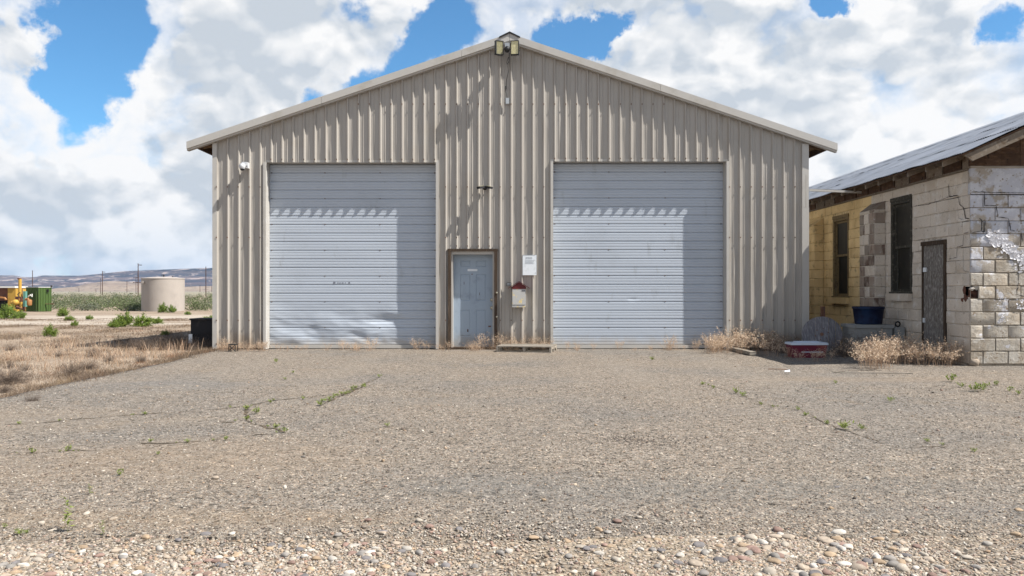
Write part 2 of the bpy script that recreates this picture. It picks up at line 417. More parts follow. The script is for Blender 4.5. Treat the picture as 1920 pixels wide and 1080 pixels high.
# ------------------------------------------------------------------ ground materials
STAINS = [(-2.6, 5.9, 1.7, .9, (.215, .16, .11), .5), (-4.6, 7.6, 1.7, .9, (.215, .17, .125), .45), (-2.2, 4.35, 2.0, .22, (.22, .165, .11), .5), (-.2, 15.9, 1.6, .6, (.21, .165, .12), .5), (5.0, 11.2, 2.2, .35, (.21, .16, .115), .5),
          (4.4, 6.2, 1.2, .4, (.21, .165, .12), .4), (1.2, 5.0, 2.6, .35, (.115, .115, .11), .5), (3.0, 4.5, 1.8, .25, (.12, .118, .115), .55), (-1.2, 9.0, 2.5, .4, (.13, .125, .118), .4), (-4.8, 10.5, 1.8, .5, (.135, .13, .125), .45), (3.2, 8.2, 2.2, .5, (.14, .13, .12), .35)]
# two faint packed wheel paths lead to each overhead door
for wx_ in (-4.3, -2.6, 1.8, 3.5): STAINS.append((wx_, 12.5, .32, 4.5, (.215, .19, .16), .28))
def gravel_material(name, base, chips, cs, patch, dark=.35, fine=1.0):
    m = bpy.data.materials.new(name); m.use_nodes = True; m.node_tree.nodes.clear(); t = NT(m.node_tree)
    b = t.n.new('ShaderNodeBsdfPrincipled'); out = t.n.new('ShaderNodeOutputMaterial'); t.l.new(b.outputs[0], out.inputs[0])
    pos = t.n.new('ShaderNodeNewGeometry').outputs['Position']
    v1 = t.voro(pos, cs); r1 = t.sep(v1)[0]; r2 = t.sep(v1)[1]
    dist = t.voro(pos, cs, out='Distance')
    chip = t.ramp(r1, chips)
    v2 = t.voro(pos, cs * 2.3); chip2 = t.ramp(t.sep(v2)[0], chips)
    c = t.mix(t.rng(r2, .45, .55), base, chip)
    c = t.mix(t.rng(t.sep(v2)[1], .35, .5, 0, .8), c, chip2)
    c = t.mix(t.rng(dist, .45, .75, 0, dark), c, tuple(q * .35 for q in base))
    # large, soft variation: worn, sandy and darker places
    n1 = t.noise(pos, .35, 5, .6); n2 = t.noise(pos, 1.4, 6, .65); n3 = t.noise(t.vm('MULTIPLY', pos, (.5, 1.6, 1)), .9, 5, .6)
    c = t.mix(t.rng(n1, .46, .62, 0, .55), c, patch[0])
    c = t.mix(t.rng(n2, .54, .70, 0, .55), c, patch[1])
    c = t.mix(t.rng(n3, .58, .74, 0, .35), c, patch[2])
    v3 = t.voro(pos, cs * .42); c = t.vm('SCALE', c, sc=t.rng(t.sep(v3)[0], 0, 1, .82, 1.16, False))
    for sc_, lo_, hi_ in ((40, .07, .95), (75, .14, .88)):
        q_ = t.sep(t.voro(pos, sc_))
        c = t.vm('SCALE', c, sc=t.rng(q_[1], lo_ - .03, lo_, .34, 1.0, False))
        c = t.vm('SCALE', c, sc=t.rng(q_[1], hi_, hi_ + .03, 1.0, 1.55, False))
    if dark == .35 and name == 'chipseal':
        nq = t.math('MULTIPLY', t.math('SUBTRACT', t.noise(pos, 1.6, 6, .7), .5), 2.2)
        for (sx_, sy_, rx_, ry_, col_, am_) in STAINS:
            dx_ = t.math('DIVIDE', t.math('SUBTRACT', t.sep(pos)[0], sx_), rx_); dy_ = t.math('DIVIDE', t.math('SUBTRACT', t.sep(pos)[1], sy_), ry_)
            rr_ = t.math('ADD', t.math('ADD', t.math('MULTIPLY', dx_, dx_), t.math('MULTIPLY', dy_, dy_)), nq)
            c = t.mix(t.math('MULTIPLY', t.rng(rr_, 1.5, -.3, 0, am_ * .85), t.rng(t.noise(pos, 14, 4, .7), .34, .56, .35, 1.0)), c, col_)
    m3 = t.rng(t.noise(pos, 9, 6, .75), .3, .7, .74, 1.26, False)
    c = t.vm('SCALE', c, sc=m3)
    t.l.new(c, b.inputs['Base Color']); b.inputs['Roughness'].default_value = .9; b.inputs['Specular IOR Level'].default_value = .2
    h = t.math('ADD', t.math('MULTIPLY', t.math('SUBTRACT', 1.0, dist), t.math('ADD', r1, .3)), t.math('MULTIPLY', n2, 1.0))
    bn = t.n.new('ShaderNodeBump'); bn.inputs['Distance'].default_value = .007; bn.inputs['Strength'].default_value = 1
    t.l.new(h, bn.inputs['Height']); t.l.new(bn.outputs[0], b.inputs['Normal'])
    MATS[name] = m; return m
CH = [(0, (.05, .045, .04)), (.15, (.15, .13, .11)), (.3, (.21, .17, .13)), (.45, (.12, .085, .065)), (.55, (.25, .22, .18)), (.7, (.17, .15, .135)), (.82, (.24, .16, .10)), (.92, (.38, .34, .28)), (1, (.10, .09, .085))]
gravel_material("chipseal", (.185, .165, .140), CH, 66, [(.125, .118, .11), (.185, .145, .105), (.11, .105, .10)])
gravel_material("loose_base", (.20, .165, .125), [(a, tuple(min(1, q * 1.05) for q in c)) for a, c in CH], 48, [(.235, .19, .135), (.215, .165, .115), (.17, .14, .11)])
# wide natural ground: tan soil, dusty tracks
m = bpy.data.materials.new("soil"); m.use_nodes = True; m.node_tree.nodes.clear(); t = NT(m.node_tree)
b = t.n.new('ShaderNodeBsdfPrincipled'); out = t.n.new('ShaderNodeOutputMaterial'); t.l.new(b.outputs[0], out.inputs[0])
pos = t.n.new('ShaderNodeNewGeometry').outputs['Position']
n1 = t.noise(pos, .25, 6, .6); n2 = t.noise(pos, 2.2, 6, .7); n3 = t.noise(t.vm('MULTIPLY', pos, (.06, .30, 1)), 1.0, 5, .6)
px_, py_, pz_ = t.sep(pos)
c = t.mix(t.rng(n1, .4, .62), (.17, .13, .095), (.235, .185, .14))
c = t.mix(t.rng(n2, .5, .68, 0, .7), c, (.20, .135, .09))
track = t.math('MULTIPLY', t.rng(n3, .42, .52), t.math('MULTIPLY', t.rng(py_, 29, 32), t.rng(py_, 60, 52)))
c = t.mix(t.math('MULTIPLY', track, .85), c, (.34, .30, .255))
spk = t.voro(pos, 30); c = t.mix(t.rng(t.sep(spk)[0], .6, .9, 0, .5), c, (.38, .33, .27))
c = t.mix(t.rng(py_, 150, 400), c, (.21, .19, .14))
t.l.new(c, b.inputs['Base Color']); b.inputs['Roughness'].default_value = .95; b.inputs['Specular IOR Level'].default_value = .1
bn = t.n.new('ShaderNodeBump'); bn.inputs['Distance'].default_value = .03
t.l.new(t.noise(pos, 7, 6, .7), bn.inputs['Height']); t.l.new(bn.outputs[0], b.inputs['Normal']); MATS["soil"] = m

# ------------------------------------------------------------------ ground sheets
def grid_obj(name, xs, ys, zf, m, keep=None, smooth=True):
    X, Y = np.meshgrid(xs, ys); Z = zf(X, Y)
    V = np.stack([X, Y, Z], -1).reshape(-1, 3); nx, ny = len(xs), len(ys)
    i = np.arange(ny - 1)[:, None] * nx + np.arange(nx - 1)[None, :]
    F = np.stack([i, i + 1, i + nx + 1, i + nx], -1).reshape(-1, 4)
    if keep is not None:
        ctr = V[F].mean(1); F = F[keep(ctr[:, 0], ctr[:, 1])]
    return np_obj(name, V, F, m, smooth=smooth)
def wob(x, y, s=1.0, seed=0):
    x = np.asarray(x, float); y = np.asarray(y, float); r = np.random.default_rng(100 + seed); z = 0
    for k in range(9):
        a = r.uniform(0, 6.28); f = s * 1.7 ** (k / 2.0); ph = r.uniform(0, 6.28)
        z = z + np.sin((x * math.cos(a) + y * math.sin(a)) * f + ph) / (1 + k * .6)
    return z / 3
gx = np.concatenate([-np.geomspace(3350, 30, 36), np.linspace(-28, 28, 113), np.geomspace(30, 3350, 36)])
gy = np.concatenate([-np.geomspace(55, 4, 10), np.linspace(-2, 70, 190), np.geomspace(72, 3600, 50)])
ground = tag(grid_obj("ground", gx, gy, lambda X, Y: gz(X, Y) + .012 * wob(X, Y, 1.2, 3) * (Y > 17.2) * (Y < 300) - .012, "soil"), kind='structure')

LEFT = lambda y: -5.95 + .10 * wob(y, y * .3, 2.0, 5) + .05 * wob(y, 0, 9.0, 6) - .25 * sstep((np.asarray(y) - 13) / 4) * .9
FRONT = lambda x: 4.06 + .07 * wob(x, 0, 2.0, 7) + .06 * wob(x, 3, 8.0, 8) + .07 * sstep((np.asarray(x) - 1.6) / 1.2) - .02
# the old chip-sealed yard: a thin raised sheet with a ragged front edge
nx_, ny_ = 190, 150
U = np.linspace(0, 1, nx_); T = np.linspace(0, 1, ny_)
VX = []; 
for tt in T:
    yb = 4.0 + (30 - 4.0) * tt ** 1.5
    x0 = float(LEFT(yb)); x1 = 16.0
    xs = x0 + (x1 - x0) * U
    f = FRONT(xs)
    ys = f + (30 - f) * tt ** 1.5
    zs = .008 * wob(xs, ys, .9, 9) + .004 * wob(xs, ys, 3.0, 10)
    if tt > 0: zs = zs
    VX.append(np.stack([xs, ys, zs], -1))
VX = np.array(VX); VX[:, 0, 2] -= .0
V = VX.reshape(-1, 3)
i = np.arange(ny_ - 1)[:, None] * nx_ + np.arange(nx_ - 1)[None, :]
F = np.stack([i, i + 1, i + nx_ + 1, i + nx_], -1).reshape(-1, 4)
# skirts at the front and left edges
fr = V[:nx_].copy(); fr[:, 2] = -.06; fr[:, 1] -= .012
lf = V[::nx_].copy(); lf[:, 2] = -.06
k = len(V); j = np.arange(nx_ - 1); S1 = np.stack([k + j, k + j + 1, j + 1, j], -1)
k2 = k + nx_; j = np.arange(ny_ - 1); S2 = np.stack([k2 + j + 1, k2 + j, j * nx_, (j + 1) * nx_], -1)
yard = tag(np_obj("paved_yard", np.vstack([V, fr, lf]), np.vstack([F, S1, S2]), "chipseal", smooth=True), kind='structure')
# gravel strip in front of it
gravel_bed = tag(grid_obj("gravel_bed", np.linspace(-9, 9, 160), np.linspace(.6, 4.4, 70),
                     lambda X, Y: -.010 + .006 * wob(X, Y, 2.5, 12) - .05 * (Y > 4.34), "loose_base"), kind='structure')

# ------------------------------------------------------------------ pebbles
PHI = (1 + 5 ** .5) / 2
ICO = np.array([(-1, PHI, 0), (1, PHI, 0), (-1, -PHI, 0), (1, -PHI, 0), (0, -1, PHI), (0, 1, PHI), (0, -1, -PHI), (0, 1, -PHI), (PHI, 0, -1), (PHI, 0, 1), (-PHI, 0, -1), (-PHI, 0, 1)])
ICO /= np.linalg.norm(ICO[0])
ICF = np.array([(0, 11, 5), (0, 5, 1), (0, 1, 7), (0, 7, 10), (0, 10, 11), (1, 5, 9), (5, 11, 4), (11, 10, 2), (10, 7, 6), (7, 1, 8), (3, 9, 4), (3, 4, 2), (3, 2, 6), (3, 6, 8), (3, 8, 9), (4, 9, 5), (2, 4, 11), (6, 2, 10), (8, 6, 7), (9, 8, 1)])
OCT = np.array([(1, 0, 0), (-1, 0, 0), (0, 1, 0), (0, -1, 0), (0, 0, 1), (0, 0, -1)], float)
OCF = np.array([(0, 2, 4), (2, 1, 4), (1, 3, 4), (3, 0, 4), (2, 0, 5), (1, 2, 5), (3, 1, 5), (0, 3, 5)])
def scatter(name, P, size, base, faces, m, parent=None, smooth=True, flat=(.35, .75), jit=.27, lift=.12):
    n = len(P); b = base[None] * (1 + rng.uniform(-jit, jit, (n, len(base), 1)))
    sc = np.stack([size * rng.uniform(.8, 1.3, n), size * rng.uniform(.6, 1.0, n), size * rng.uniform(flat[0], flat[1], n)], -1)
    b = b * sc[:, None, :]
    a = rng.uniform(0, 6.283, n); ca, sa = np.cos(a)[:, None], np.sin(a)[:, None]
    tl = rng.normal(0, .25, n)[:, None]
    z = b[..., 2] + b[..., 0] * tl
    x = b[..., 0] * ca - b[..., 1] * sa; y = b[..., 0] * sa + b[..., 1] * ca
    V = np.stack([x + P[:, 0:1], y + P[:, 1:2], z + P[:, 2:3] + (sc[:, 2] * lift)[:, None]], -1).reshape(-1, 3)
    F = (faces[None] + (np.arange(n) * len(base))[:, None, None]).reshape(-1, 3)
    return np_obj(name, V, F, m, parent, smooth)
def bedz(x, y): return np.where(y < FRONT(x), -.009, .0)
# loose gravel: dense in front, thinning out over the paved edge
def cand(n, x0, x1, y0, y1): return rng.uniform(x0, x1, n), rng.uniform(y0, y1, n)
x, y = cand(150000, -4.2, 4.2, 2.7, 4.62)
e = y - FRONT(x)
sand = sstep((x - 1.75 + .25 * wob(x, y, 3, 21)) / .5) * (y < FRONT(x) + .05)
clump = .5 + .5 * wob(x, y, 3.2, 22)
dn = .95 - .62 * np.exp(-((x - .12) / .62) ** 2) + .35 * np.exp(-((x - 1.3) / .35) ** 2) - .5 * sstep((y - 3.86) / .12) * (x < -.2)
p = np.where(e < -.02, np.clip(dn, .15, 1.2) * (.55 + .6 * clump), np.exp(-np.maximum(e, 0) / .16) * .50 * clump) * (1 - .80 * sand)
p *= 1 - .45 * sstep((-x - .9 + .3 * wob(x, y, 2, 23)) / .6) * sstep((y - 3.75) / .2)
k = rng.random(len(x)) < p; x, y = x[k], y[k]
sz = np.clip(np.exp(rng.normal(math.log(.0058), .46, len(x))), .003, .019)
big = np.argsort(-sz)
xb, yb, sb = x[big], y[big], sz[big]
infr = (yb > 3.45) & (np.abs(xb) < .64 * yb) & (sb > .0105)
idx = np.where(infr)[0][:270]; rest = np.ones(len(xb), bool); rest[idx] = False
P = np.stack([xb, yb, bedz(xb, yb)], -1)
scatter("pebbles", P[rest], sb[rest], ICO, ICF, "pebble", gravel_bed, True)['kind'] = 'stuff'
# the biggest ones as stones of their own
def stone_mesh(seed, m):
    r = np.random.default_rng(seed)
    V = ICO.copy(); F = ICF.tolist(); V = V.tolist(); cache = {}
    def mid(a, b):
        kk = (min(a, b), max(a, b))
        if kk not in cache:
            q = (np.array(V[a]) + np.array(V[b])) / 2; V.append((q / np.linalg.norm(q)).tolist()); cache[kk] = len(V) - 1
        return cache[kk]
    F2 = []
    for a, b_, c_ in F:
        ab, bc, ca_ = mid(a, b_), mid(b_, c_), mid(c_, a); F2 += [(a, ab, ca_), (b_, bc, ab), (c_, ca_, bc), (ab, bc, ca_)]
    V = np.array(V)
    for _ in range(5):
        d = r.normal(size=3); d /= np.linalg.norm(d); lim = r.uniform(.55, .85); s_ = V @ d
        V = V - np.outer(np.maximum(s_ - lim, 0), d)
    V *= 1 + r.uniform(-.03, .03, (len(V), 1))
    me = bpy.data.meshes.new("stone"); me.from_pydata(V.tolist(), [], F2); me.shade_smooth(); me.materials.append(m); return me
SM = [stone_mesh(i, STONES[i % 7]) for i in range(21)]
for q, ii in enumerate(idx):
    s_ = sb[ii] * (1.75 if .8 < xb[ii] < 1.8 else 1.3)
    link_copy(SM[rng.integers(21)], "stone", (xb[ii], yb[ii], bedz(xb[ii], yb[ii]) + s_ * .15), gravel_bed,
              (s_ * rng.uniform(.9, 1.35), s_ * rng.uniform(.7, 1), s_ * rng.uniform(.38, .65)), rng.uniform(0, 6.28))
for (px, py, w) in [(150, 560, 0), (1335, 1005, 16), (1258, 1000, 13), (1470, 1050, 22), (1550, 1065, 22), (1640, 1045, 20), (1793, 1042, 22), (1870, 1044, 14), (1525, 1000, 16),
                    (405, 898, 15), (292, 940, 10), (320, 978, 9), (1020, 938, 9), (1625, 900, 14), (1570, 916, 11), (470, 1040, 15), (355, 1060, 12), (122, 1020, 13), (1085, 898, 8), (718, 865, 9),
                    (1117, 798, 7), (744, 806, 7), (885, 847, 7), (1020, 819, 8), (1750, 880, 9), (1780, 1044, 12), (925, 1060, 14), (560, 1050, 18), (78, 1042, 14), (210, 1055, 15)]:
    if not w: continue
    zz = 0 if py < 990 else -.022
    X, Y = gpt(px, py, zz); s_ = w / FPX * Y / 2
    link_copy(SM[rng.integers(21)], "stone", (X, Y, zz + s_ * .35), gravel_bed if py > 990 else yard, (s_ * 1.1, s_ * .8, s_ * .65), rng.uniform(0, 6.28))
# chips lying on the paved yard
def yardpts(n, y0, y1, w=.66):
    y = y0 + (y1 - y0) * rng.random(n) ** 1.5; x = (rng.random(n) * 2 - 1) * w * y
    k = (x > LEFT(y) + .05) & (y > FRONT(x)); return x[k], y[k]
x, y = yardpts(62000, 4.0, 10.5)
sz = np.clip(np.exp(rng.normal(math.log(.0037), .42, len(x))), .002, .014) * (0.85 + .05 * y)
scatter("loose_chips", np.stack([x, y, .008 * wob(x, y, .9, 9) + .004 * wob(x, y, 3.0, 10)], -1), sz, OCT, OCF, "chip", yard, True, (.5, .9), .3, .1)['kind'] = 'stuff'
x, y = yardpts(900, 5, 16.0)
sz = np.clip(np.exp(rng.normal(math.log(.010), .35, len(x))), .006, .03)
scatter("scattered_pebbles", np.stack([x, y, 0 * x], -1), sz, ICO, ICF, "pebble", yard, True)['kind'] = 'stuff'
# ================================================================== STEEL SHOP
FY = 16.85                       # plane of the pans of the front wall
SX0, SX1 = -6.26, 6.21
AP = -.05
ROOF_AP, SLOPE = 6.60, .335
def roofz(x): return ROOF_AP - SLOPE * abs(x - AP)
PITCH = .2293; RIB0 = -5.72     # x of the right foot of a rib
RD = .040
shop = empty("steel_building", (0, FY, 0), "long beige ribbed steel shop building with two white overhead doors and a low gable", "building")
pr = [(-.064, 0.), (-.040, RD), (-.020, RD), (0., 0.)]
minor = [(.058, 0.), (.063, .006), (.072, .006), (.077, 0.)]
openings = [(-5.17, -1.60, 3.94), (-1.345, -.31, 2.12), (.865, 4.505, 3.96)]
bps = {}
kk = int((SX0 - RIB0) / PITCH) - 1
while RIB0 + kk * PITCH < SX1 + .3:
    for dx, d in pr + minor:
        xx = RIB0 + kk * PITCH + dx
        if SX0 < xx < SX1: bps[round(xx, 4)] = d
    kk += 1
bps[SX0] = 0; bps[SX1] = 0
def prof(x):
    u = (x - RIB0 + .07) % PITCH - .07
    for seq in (pr, minor):
        if seq[0][0] <= u <= seq[-1][0]:
            for (a, da), (b, db) in zip(seq, seq[1:]):
                if a <= u <= b: return da + (db - da) * (u - a) / max(1e-6, b - a)
    return 0
for a, b, h in openings:
    for q in (a, b): bps[round(q, 4)] = prof(q)
xs = sorted(bps)
def wy(x, z):
    d = prof(x)
    w = .0095 * mn.noise(Vector((x * 5.0, z * 1.15, 3.1))) + .0050 * mn.noise(Vector((x * 9.0, z * 2.6, 9.1)))
    return FY - d - w * (1.3 if d < .01 else .25) - (.0035 if int((x - SX0) / (PITCH * 4)) % 2 else 0)
panels = {}
for a, b in zip(xs, xs[1:]):
    mid = (a + b) / 2
    z0 = 0.03
    for (o0, o1, h) in openings:
        if o0 < mid < o1: z0 = h
    pid = int((mid - SX0) / (PITCH * 4))
    m_ = panels.setdefault((pid, z0 > 1), MB())
    za, zb = roofz(a) - .06, roofz(b) - .06
    n = max(2, int((za - z0) / .22))
    k0 = len(m_.v)
    for i in range(n + 1):
        ta = z0 + (za - z0) * i / n; tb = z0 + (zb - z0) * i / n
        m_.v.append((a, wy(a, ta), ta)); m_.v.append((b, wy(b, tb), tb))
    for i in range(n): m_.f.append((k0 + 2 * i, k0 + 2 * i + 1, k0 + 2 * i + 3, k0 + 2 * i + 2))
for key, m_ in sorted(panels.items()): m_.build("wall_panel", "beige_steel", shop)
# screws on the ribs
sc_ = MB()
kk = int((SX0 - RIB0) / PITCH)
while RIB0 + kk * PITCH < SX1 - .05:
    xr = RIB0 + kk * PITCH - .030
    for z in (5.16, 3.42, 2.36, .62, .12):
        hz = 0
        for (o0, o1, h) in openings:
            if o0 < xr < o1: hz = h
        if z < roofz(xr) - .3 and z > hz + .05: sc_.box(xr - .010, xr + .010, FY - RD - .016, FY - RD - .001, z - .010, z + .010)
    for (o0, o1, h) in openings:
        if o0 < xr < o1: sc_.box(xr - .010, xr + .010, FY - RD - .016, FY - RD - .001, h + .05, h + .070)
    kk += 1
sc_.build("screws", "rust_metal", shop)['kind'] = 'stuff'

# roof: two planes of ribbed sheets; rake trim; ridge cap
BK = 36.0
EX0, EX1 = -6.74, 6.74
RO = .30                       # front edge of the roof sheets is behind the rake trim
def slab(x0, x1, y0, y1, th, top=0.0):
    m_ = MB()
    za, zb = roofz(x0) + top, roofz(x1) + top
    return m_.add([(x0, y0, za - th), (x1, y0, zb - th), (x1, y1, zb - th), (x0, y1, za - th), (x0, y0, za), (x1, y0, zb), (x1, y1, zb), (x0, y1, za)],
                  [(0, 3, 2, 1), (4, 5, 6, 7), (0, 1, 5, 4), (1, 2, 6, 5), (2, 3, 7, 6), (3, 0, 4, 7)])
yy = FY - .06
while yy < BK:
    for (a, b) in ((EX0, AP), (AP, EX1)):
        m_ = slab(a, b, yy + .002, min(yy + .914, BK), .012, -.012)
        for q in range(4):
            y0 = yy + .05 + q * .229
            if y0 + .05 < BK:
                za, zb = roofz(a) - .012, roofz(b) - .012
                m_.add([(a, y0, za), (b, y0, zb), (b, y0 + .025, zb + .03), (a, y0 + .025, za + .03), (b, y0 + .05, zb), (a, y0 + .05, za)], [(0, 1, 2, 3), (3, 2, 4, 5)])
        m_.build("roof_panel", "beige_steel", shop)
    yy += .914
# rake trim: a box-shaped flashing in three lengths a side, with a lower lip
for sgn, segs in ((-1, [(-6.80, -3.98), (-3.98, -1.05), (-1.05, AP)]), (1, [(AP, 3.1), (3.1, 6.80)])):
    for (a, b) in segs:
        m_ = MB(); g = .0025
        y0, y1 = FY - .150, FY - .01
        za, zb = roofz(a), roofz(b)
        m_.add([(a + g, y0, za - .135), (b - g, y0, zb - .135), (b - g, y1, zb - .135), (a + g, y1, za - .135),
                (a + g, y0, za + .012), (b - g, y0, zb + .012), (b - g, y1, zb + .012), (a + g, y1, za + .012)],
               [(0, 3, 2, 1), (4, 5, 6, 7), (0, 1, 5, 4), (1, 2, 6, 5), (2, 3, 7, 6), (3, 0, 4, 7)])
        y0 += .028
        m_.add([(a + g, y0, za - .172), (b - g, y0, zb - .172), (b - g, y1, zb - .172), (a + g, y1, za - .172),
                (a + g, y0, za - .135), (b - g, y0, zb - .135), (b - g, y1, zb - .135), (a + g, y1, za - .135)],
               [(0, 3, 2, 1), (0, 1, 5, 4), (1, 2, 6, 5), (3, 0, 4, 7)])
        m_.build("rake_trim", "trim_steel", shop)
m_ = MB()
m_.add([(AP - .22, FY - .165, roofz(AP - .22) + .016), (AP, FY - .165, ROOF_AP + .05), (AP + .22, FY - .165, roofz(AP + .22) + .016),
        (AP - .22, BK, roofz(AP - .22) + .016), (AP, BK, ROOF_AP + .05), (AP + .22, BK, roofz(AP + .22) + .016),
        (AP - .22, FY - .165, roofz(AP - .22) - .02), (AP, FY - .165, ROOF_AP + .01), (AP + .22, FY - .165, roofz(AP + .22) - .02)],
       [(0, 1, 4, 3), (1, 2, 5, 4), (6, 7, 1, 0), (7, 8, 2, 1)])
m_.build("ridge_cap", "dark_box", shop)
# eaves: fascia boards, rafters, underside boards
for sgn in (-1, 1):
    xe = sgn * 6.62; xw = SX0 if sgn < 0 else SX1
    m_ = MB(); z = roofz(xe) - .10
    m_.box(xe - .02, xe + .02, FY + .0, BK, z - .07, z + .075); m_.build("eave_board", "dark_wood", shop)
    yk = FY + .25
    while yk < BK:
        m_ = MB(); zi, zo = roofz(xw) - .03, roofz(xe) - .03
        m_.add([(xw, yk, zi - .14), (xe, yk, zo - .10), (xe, yk + .04, zo - .10), (xw, yk + .04, zi - .14),
                (xw, yk, zi), (xe, yk, zo), (xe, yk + .04, zo), (xw, yk + .04, zi)],
               [(0, 3, 2, 1), (4, 5, 6, 7), (0, 1, 5, 4), (1, 2, 6, 5), (2, 3, 7, 6), (3, 0, 4, 7)])
        m_.build("rafter", "soffit_wood", shop); yk += 1.2
    m_ = MB(); a, b = (xe, xw) if sgn < 0 else (xw, xe)
    za, zb = roofz(a) - .026, roofz(b) - .026
    m_.add([(a, FY - .005, za - .02), (b, FY - .005, zb - .02), (b, BK, zb - .02), (a, BK, za - .02), (a, FY - .005, za), (b, FY - .005, zb), (b, BK, zb), (a, BK, za)],
           [(0, 3, 2, 1), (4, 5, 6, 7), (0, 1, 5, 4), (1, 2, 6, 5), (2, 3, 7, 6), (3, 0, 4, 7)])
    m_.build("eave_sheathing", "soffit_wood", shop)
    m_ = MB(); m_.bar((xe - sgn*.03, FY + .01, roofz(xe) - .125), (xw, FY + .01, roofz(xw) - .125 - .02), .03, .09); m_.build("end_rafter", "dark_wood", shop)
# corner trims and side walls
m_ = MB(); m_.box(SX0 - .035, SX0 + .055, FY - .045, FY + .08, .02, roofz(SX0) - .178); m_.build("corner_trim", "trim_steel", shop)
m_ = MB(); m_.box(SX1 - .115, SX1 + .03, FY - .048, FY + .08, .02, 2.99); m_.build("corner_trim", "trim_steel", shop)
m_ = MB(); m_.box(SX1 - .112, SX1 + .026, FY - .044, FY + .08, 2.995, roofz(SX1) - .178); m_.build("corner_trim", "trim_steel", shop)
for sgn, xw in ((-1, SX0), (1, SX1)):
    y = FY + .05; i = 0
    while y < BK - .05:
        m_ = MB(); ye = min(y + .914, BK - .05); pts = []
        q = y
        while q < ye - 1e-4:
            for dx, d in ((0, 0), (.16, 0), (.18, RD), (.198, RD), (.2285, 0)):
                if q + dx <= ye: pts.append((q + dx, d))
            q += .2285
        pts = [pts[0]] + [p_ for a_, p_ in zip(pts, pts[1:]) if p_[0] > a_[0] + 1e-4]
        for a_, b_ in zip(pts, pts[1:]):
            m_.add([(xw + sgn * a_[1], a_[0], 0), (xw + sgn * b_[1], b_[0], 0), (xw + sgn * b_[1], b_[0], roofz(xw) - .05), (xw + sgn * a_[1], a_[0], roofz(xw) - .05)],
                   [(0, 1, 2, 3) if sgn > 0 else (3, 2, 1, 0)])
        m_.build("side_panel", "beige_steel", shop); y += .914; i += 1
m_ = MB(); m_.add([(SX0, BK - .05, 0), (SX1, BK - .05, 0), (SX1, BK - .05, roofz(SX1)), (AP, BK - .05, ROOF_AP - .05), (SX0, BK - .05, roofz(SX0))], [(4, 3, 2, 1, 0)])
m_.build("rear_wall", "beige_steel", shop)

# overhead doors ---------------------------------------------------
REC = .215
def overhead_door(x0, x1, h, seed, dent):
    d = tag(MB().add([], []).build("overhead_door", "door_steel", shop))
    # the door object itself is the bottom rail
    bpy.data.objects.remove(d, do_unlink=True)
    rail = MB().box(x0 + .004, x1 - .004, FY + REC - .03, FY + REC + .02, .015, .085).build("overhead_door", "trim_steel", shop)
    NS = 7; hh = (h - .004 - .085) / NS; W_ = x1 - x0 - .006
    nxs = 56
    for s_ in range(NS):
        zt = h - .004 - s_ * hh
        pf = [(0, .020), (.006, .020), (.022, 0)]
        zz = .016; stepn = 0
        for gcount in range(1, 9):
            c_ = hh * gcount / 9.0
            if gcount in (3, 6): pf += [(c_ - .012, 0), (c_ - .004, .019), (c_ + .004, .019), (c_ + .020, 0)]
            else: pf += [(c_ - .008, 0), (c_ - .002, .006), (c_ + .002, .006), (c_ + .011, 0)]
        pf += [(hh - .014, 0), (hh - .005, .020), (hh, .020)]
        m_ = MB(); n = len(pf)
        for i in range(nxs + 1):
            x = x0 + .003 + W_ * i / nxs
            for (dz_, dd) in pf:
                z = zt - dz_
                y = FY + REC + dd + .003 * mn.noise(Vector((x * .9, z * 2.2, seed)))
                low = max(0, 1 - z / 1.0)
                if dent:
                    y += dent * low * (.065 * mn.noise(Vector((x * 1.5, z * 2.6, seed + 4))) + .030 * abs(mn.noise(Vector((x * 3.1 + z * 1.5, z * 5.0, seed + 9)))))
                    y += dent * .035 * math.exp(-((x - x1 + 1.05) / .38) ** 2 - ((z - .62) / .10) ** 2)
                else:
                    y += .010 * math.exp(-((x - x0 - 1.72) / .06) ** 2 - ((z - 1.05) / .03) ** 2)
                m_.v.append((x, y, z))
        for i in range(nxs):
            for j in range(n - 1):
                a = i * n + j; m_.f.append((a, a + 1, a + n + 1, a + n))
        m_.build("door_section", "door_steel", rail, smooth=28)
    sc2 = MB()
    for s_ in range(NS):
        for fx in (.33, .66, .012, .988):
            zc = h - .004 - (s_ + .33) * hh; xc = x0 + .003 + W_ * fx
            sc2.box(xc - .008, xc + .008, FY + REC - .004, FY + REC + .015, zc - .008, zc + .008)
    sc2.build("screws", "rust_metal", rail)['kind'] = 'stuff'
    return rail
doorL = overhead_door(-5.17, -1.60, 3.94, 2.0, 1.0)
doorR = overhead_door(.865, 4.505, 3.96, 7.0, 0.0)
doorL['label'] = 'left overhead door with crumpled lower sections'
mat("faded_ink", (.17, .18, .22), .8, .2)
ink = MB()
for (px, w, h_) in ((627, 4, 4), (634, 2, 2), (638, 3, 1.5), (643, 3, 2), (648, 2, 1.5), (655, 3, 3)):
    X = (px - 960) / 89 * (FY + REC) / FY; Z = CAMH + (545 - 530) / 89
    ink.box(X - w / 180, X + w / 180, FY + REC - .0035, FY + REC - .001, Z - h_ / 180, Z + h_ / 180)
ink.build("faded_marks", "faded_ink", doorL)
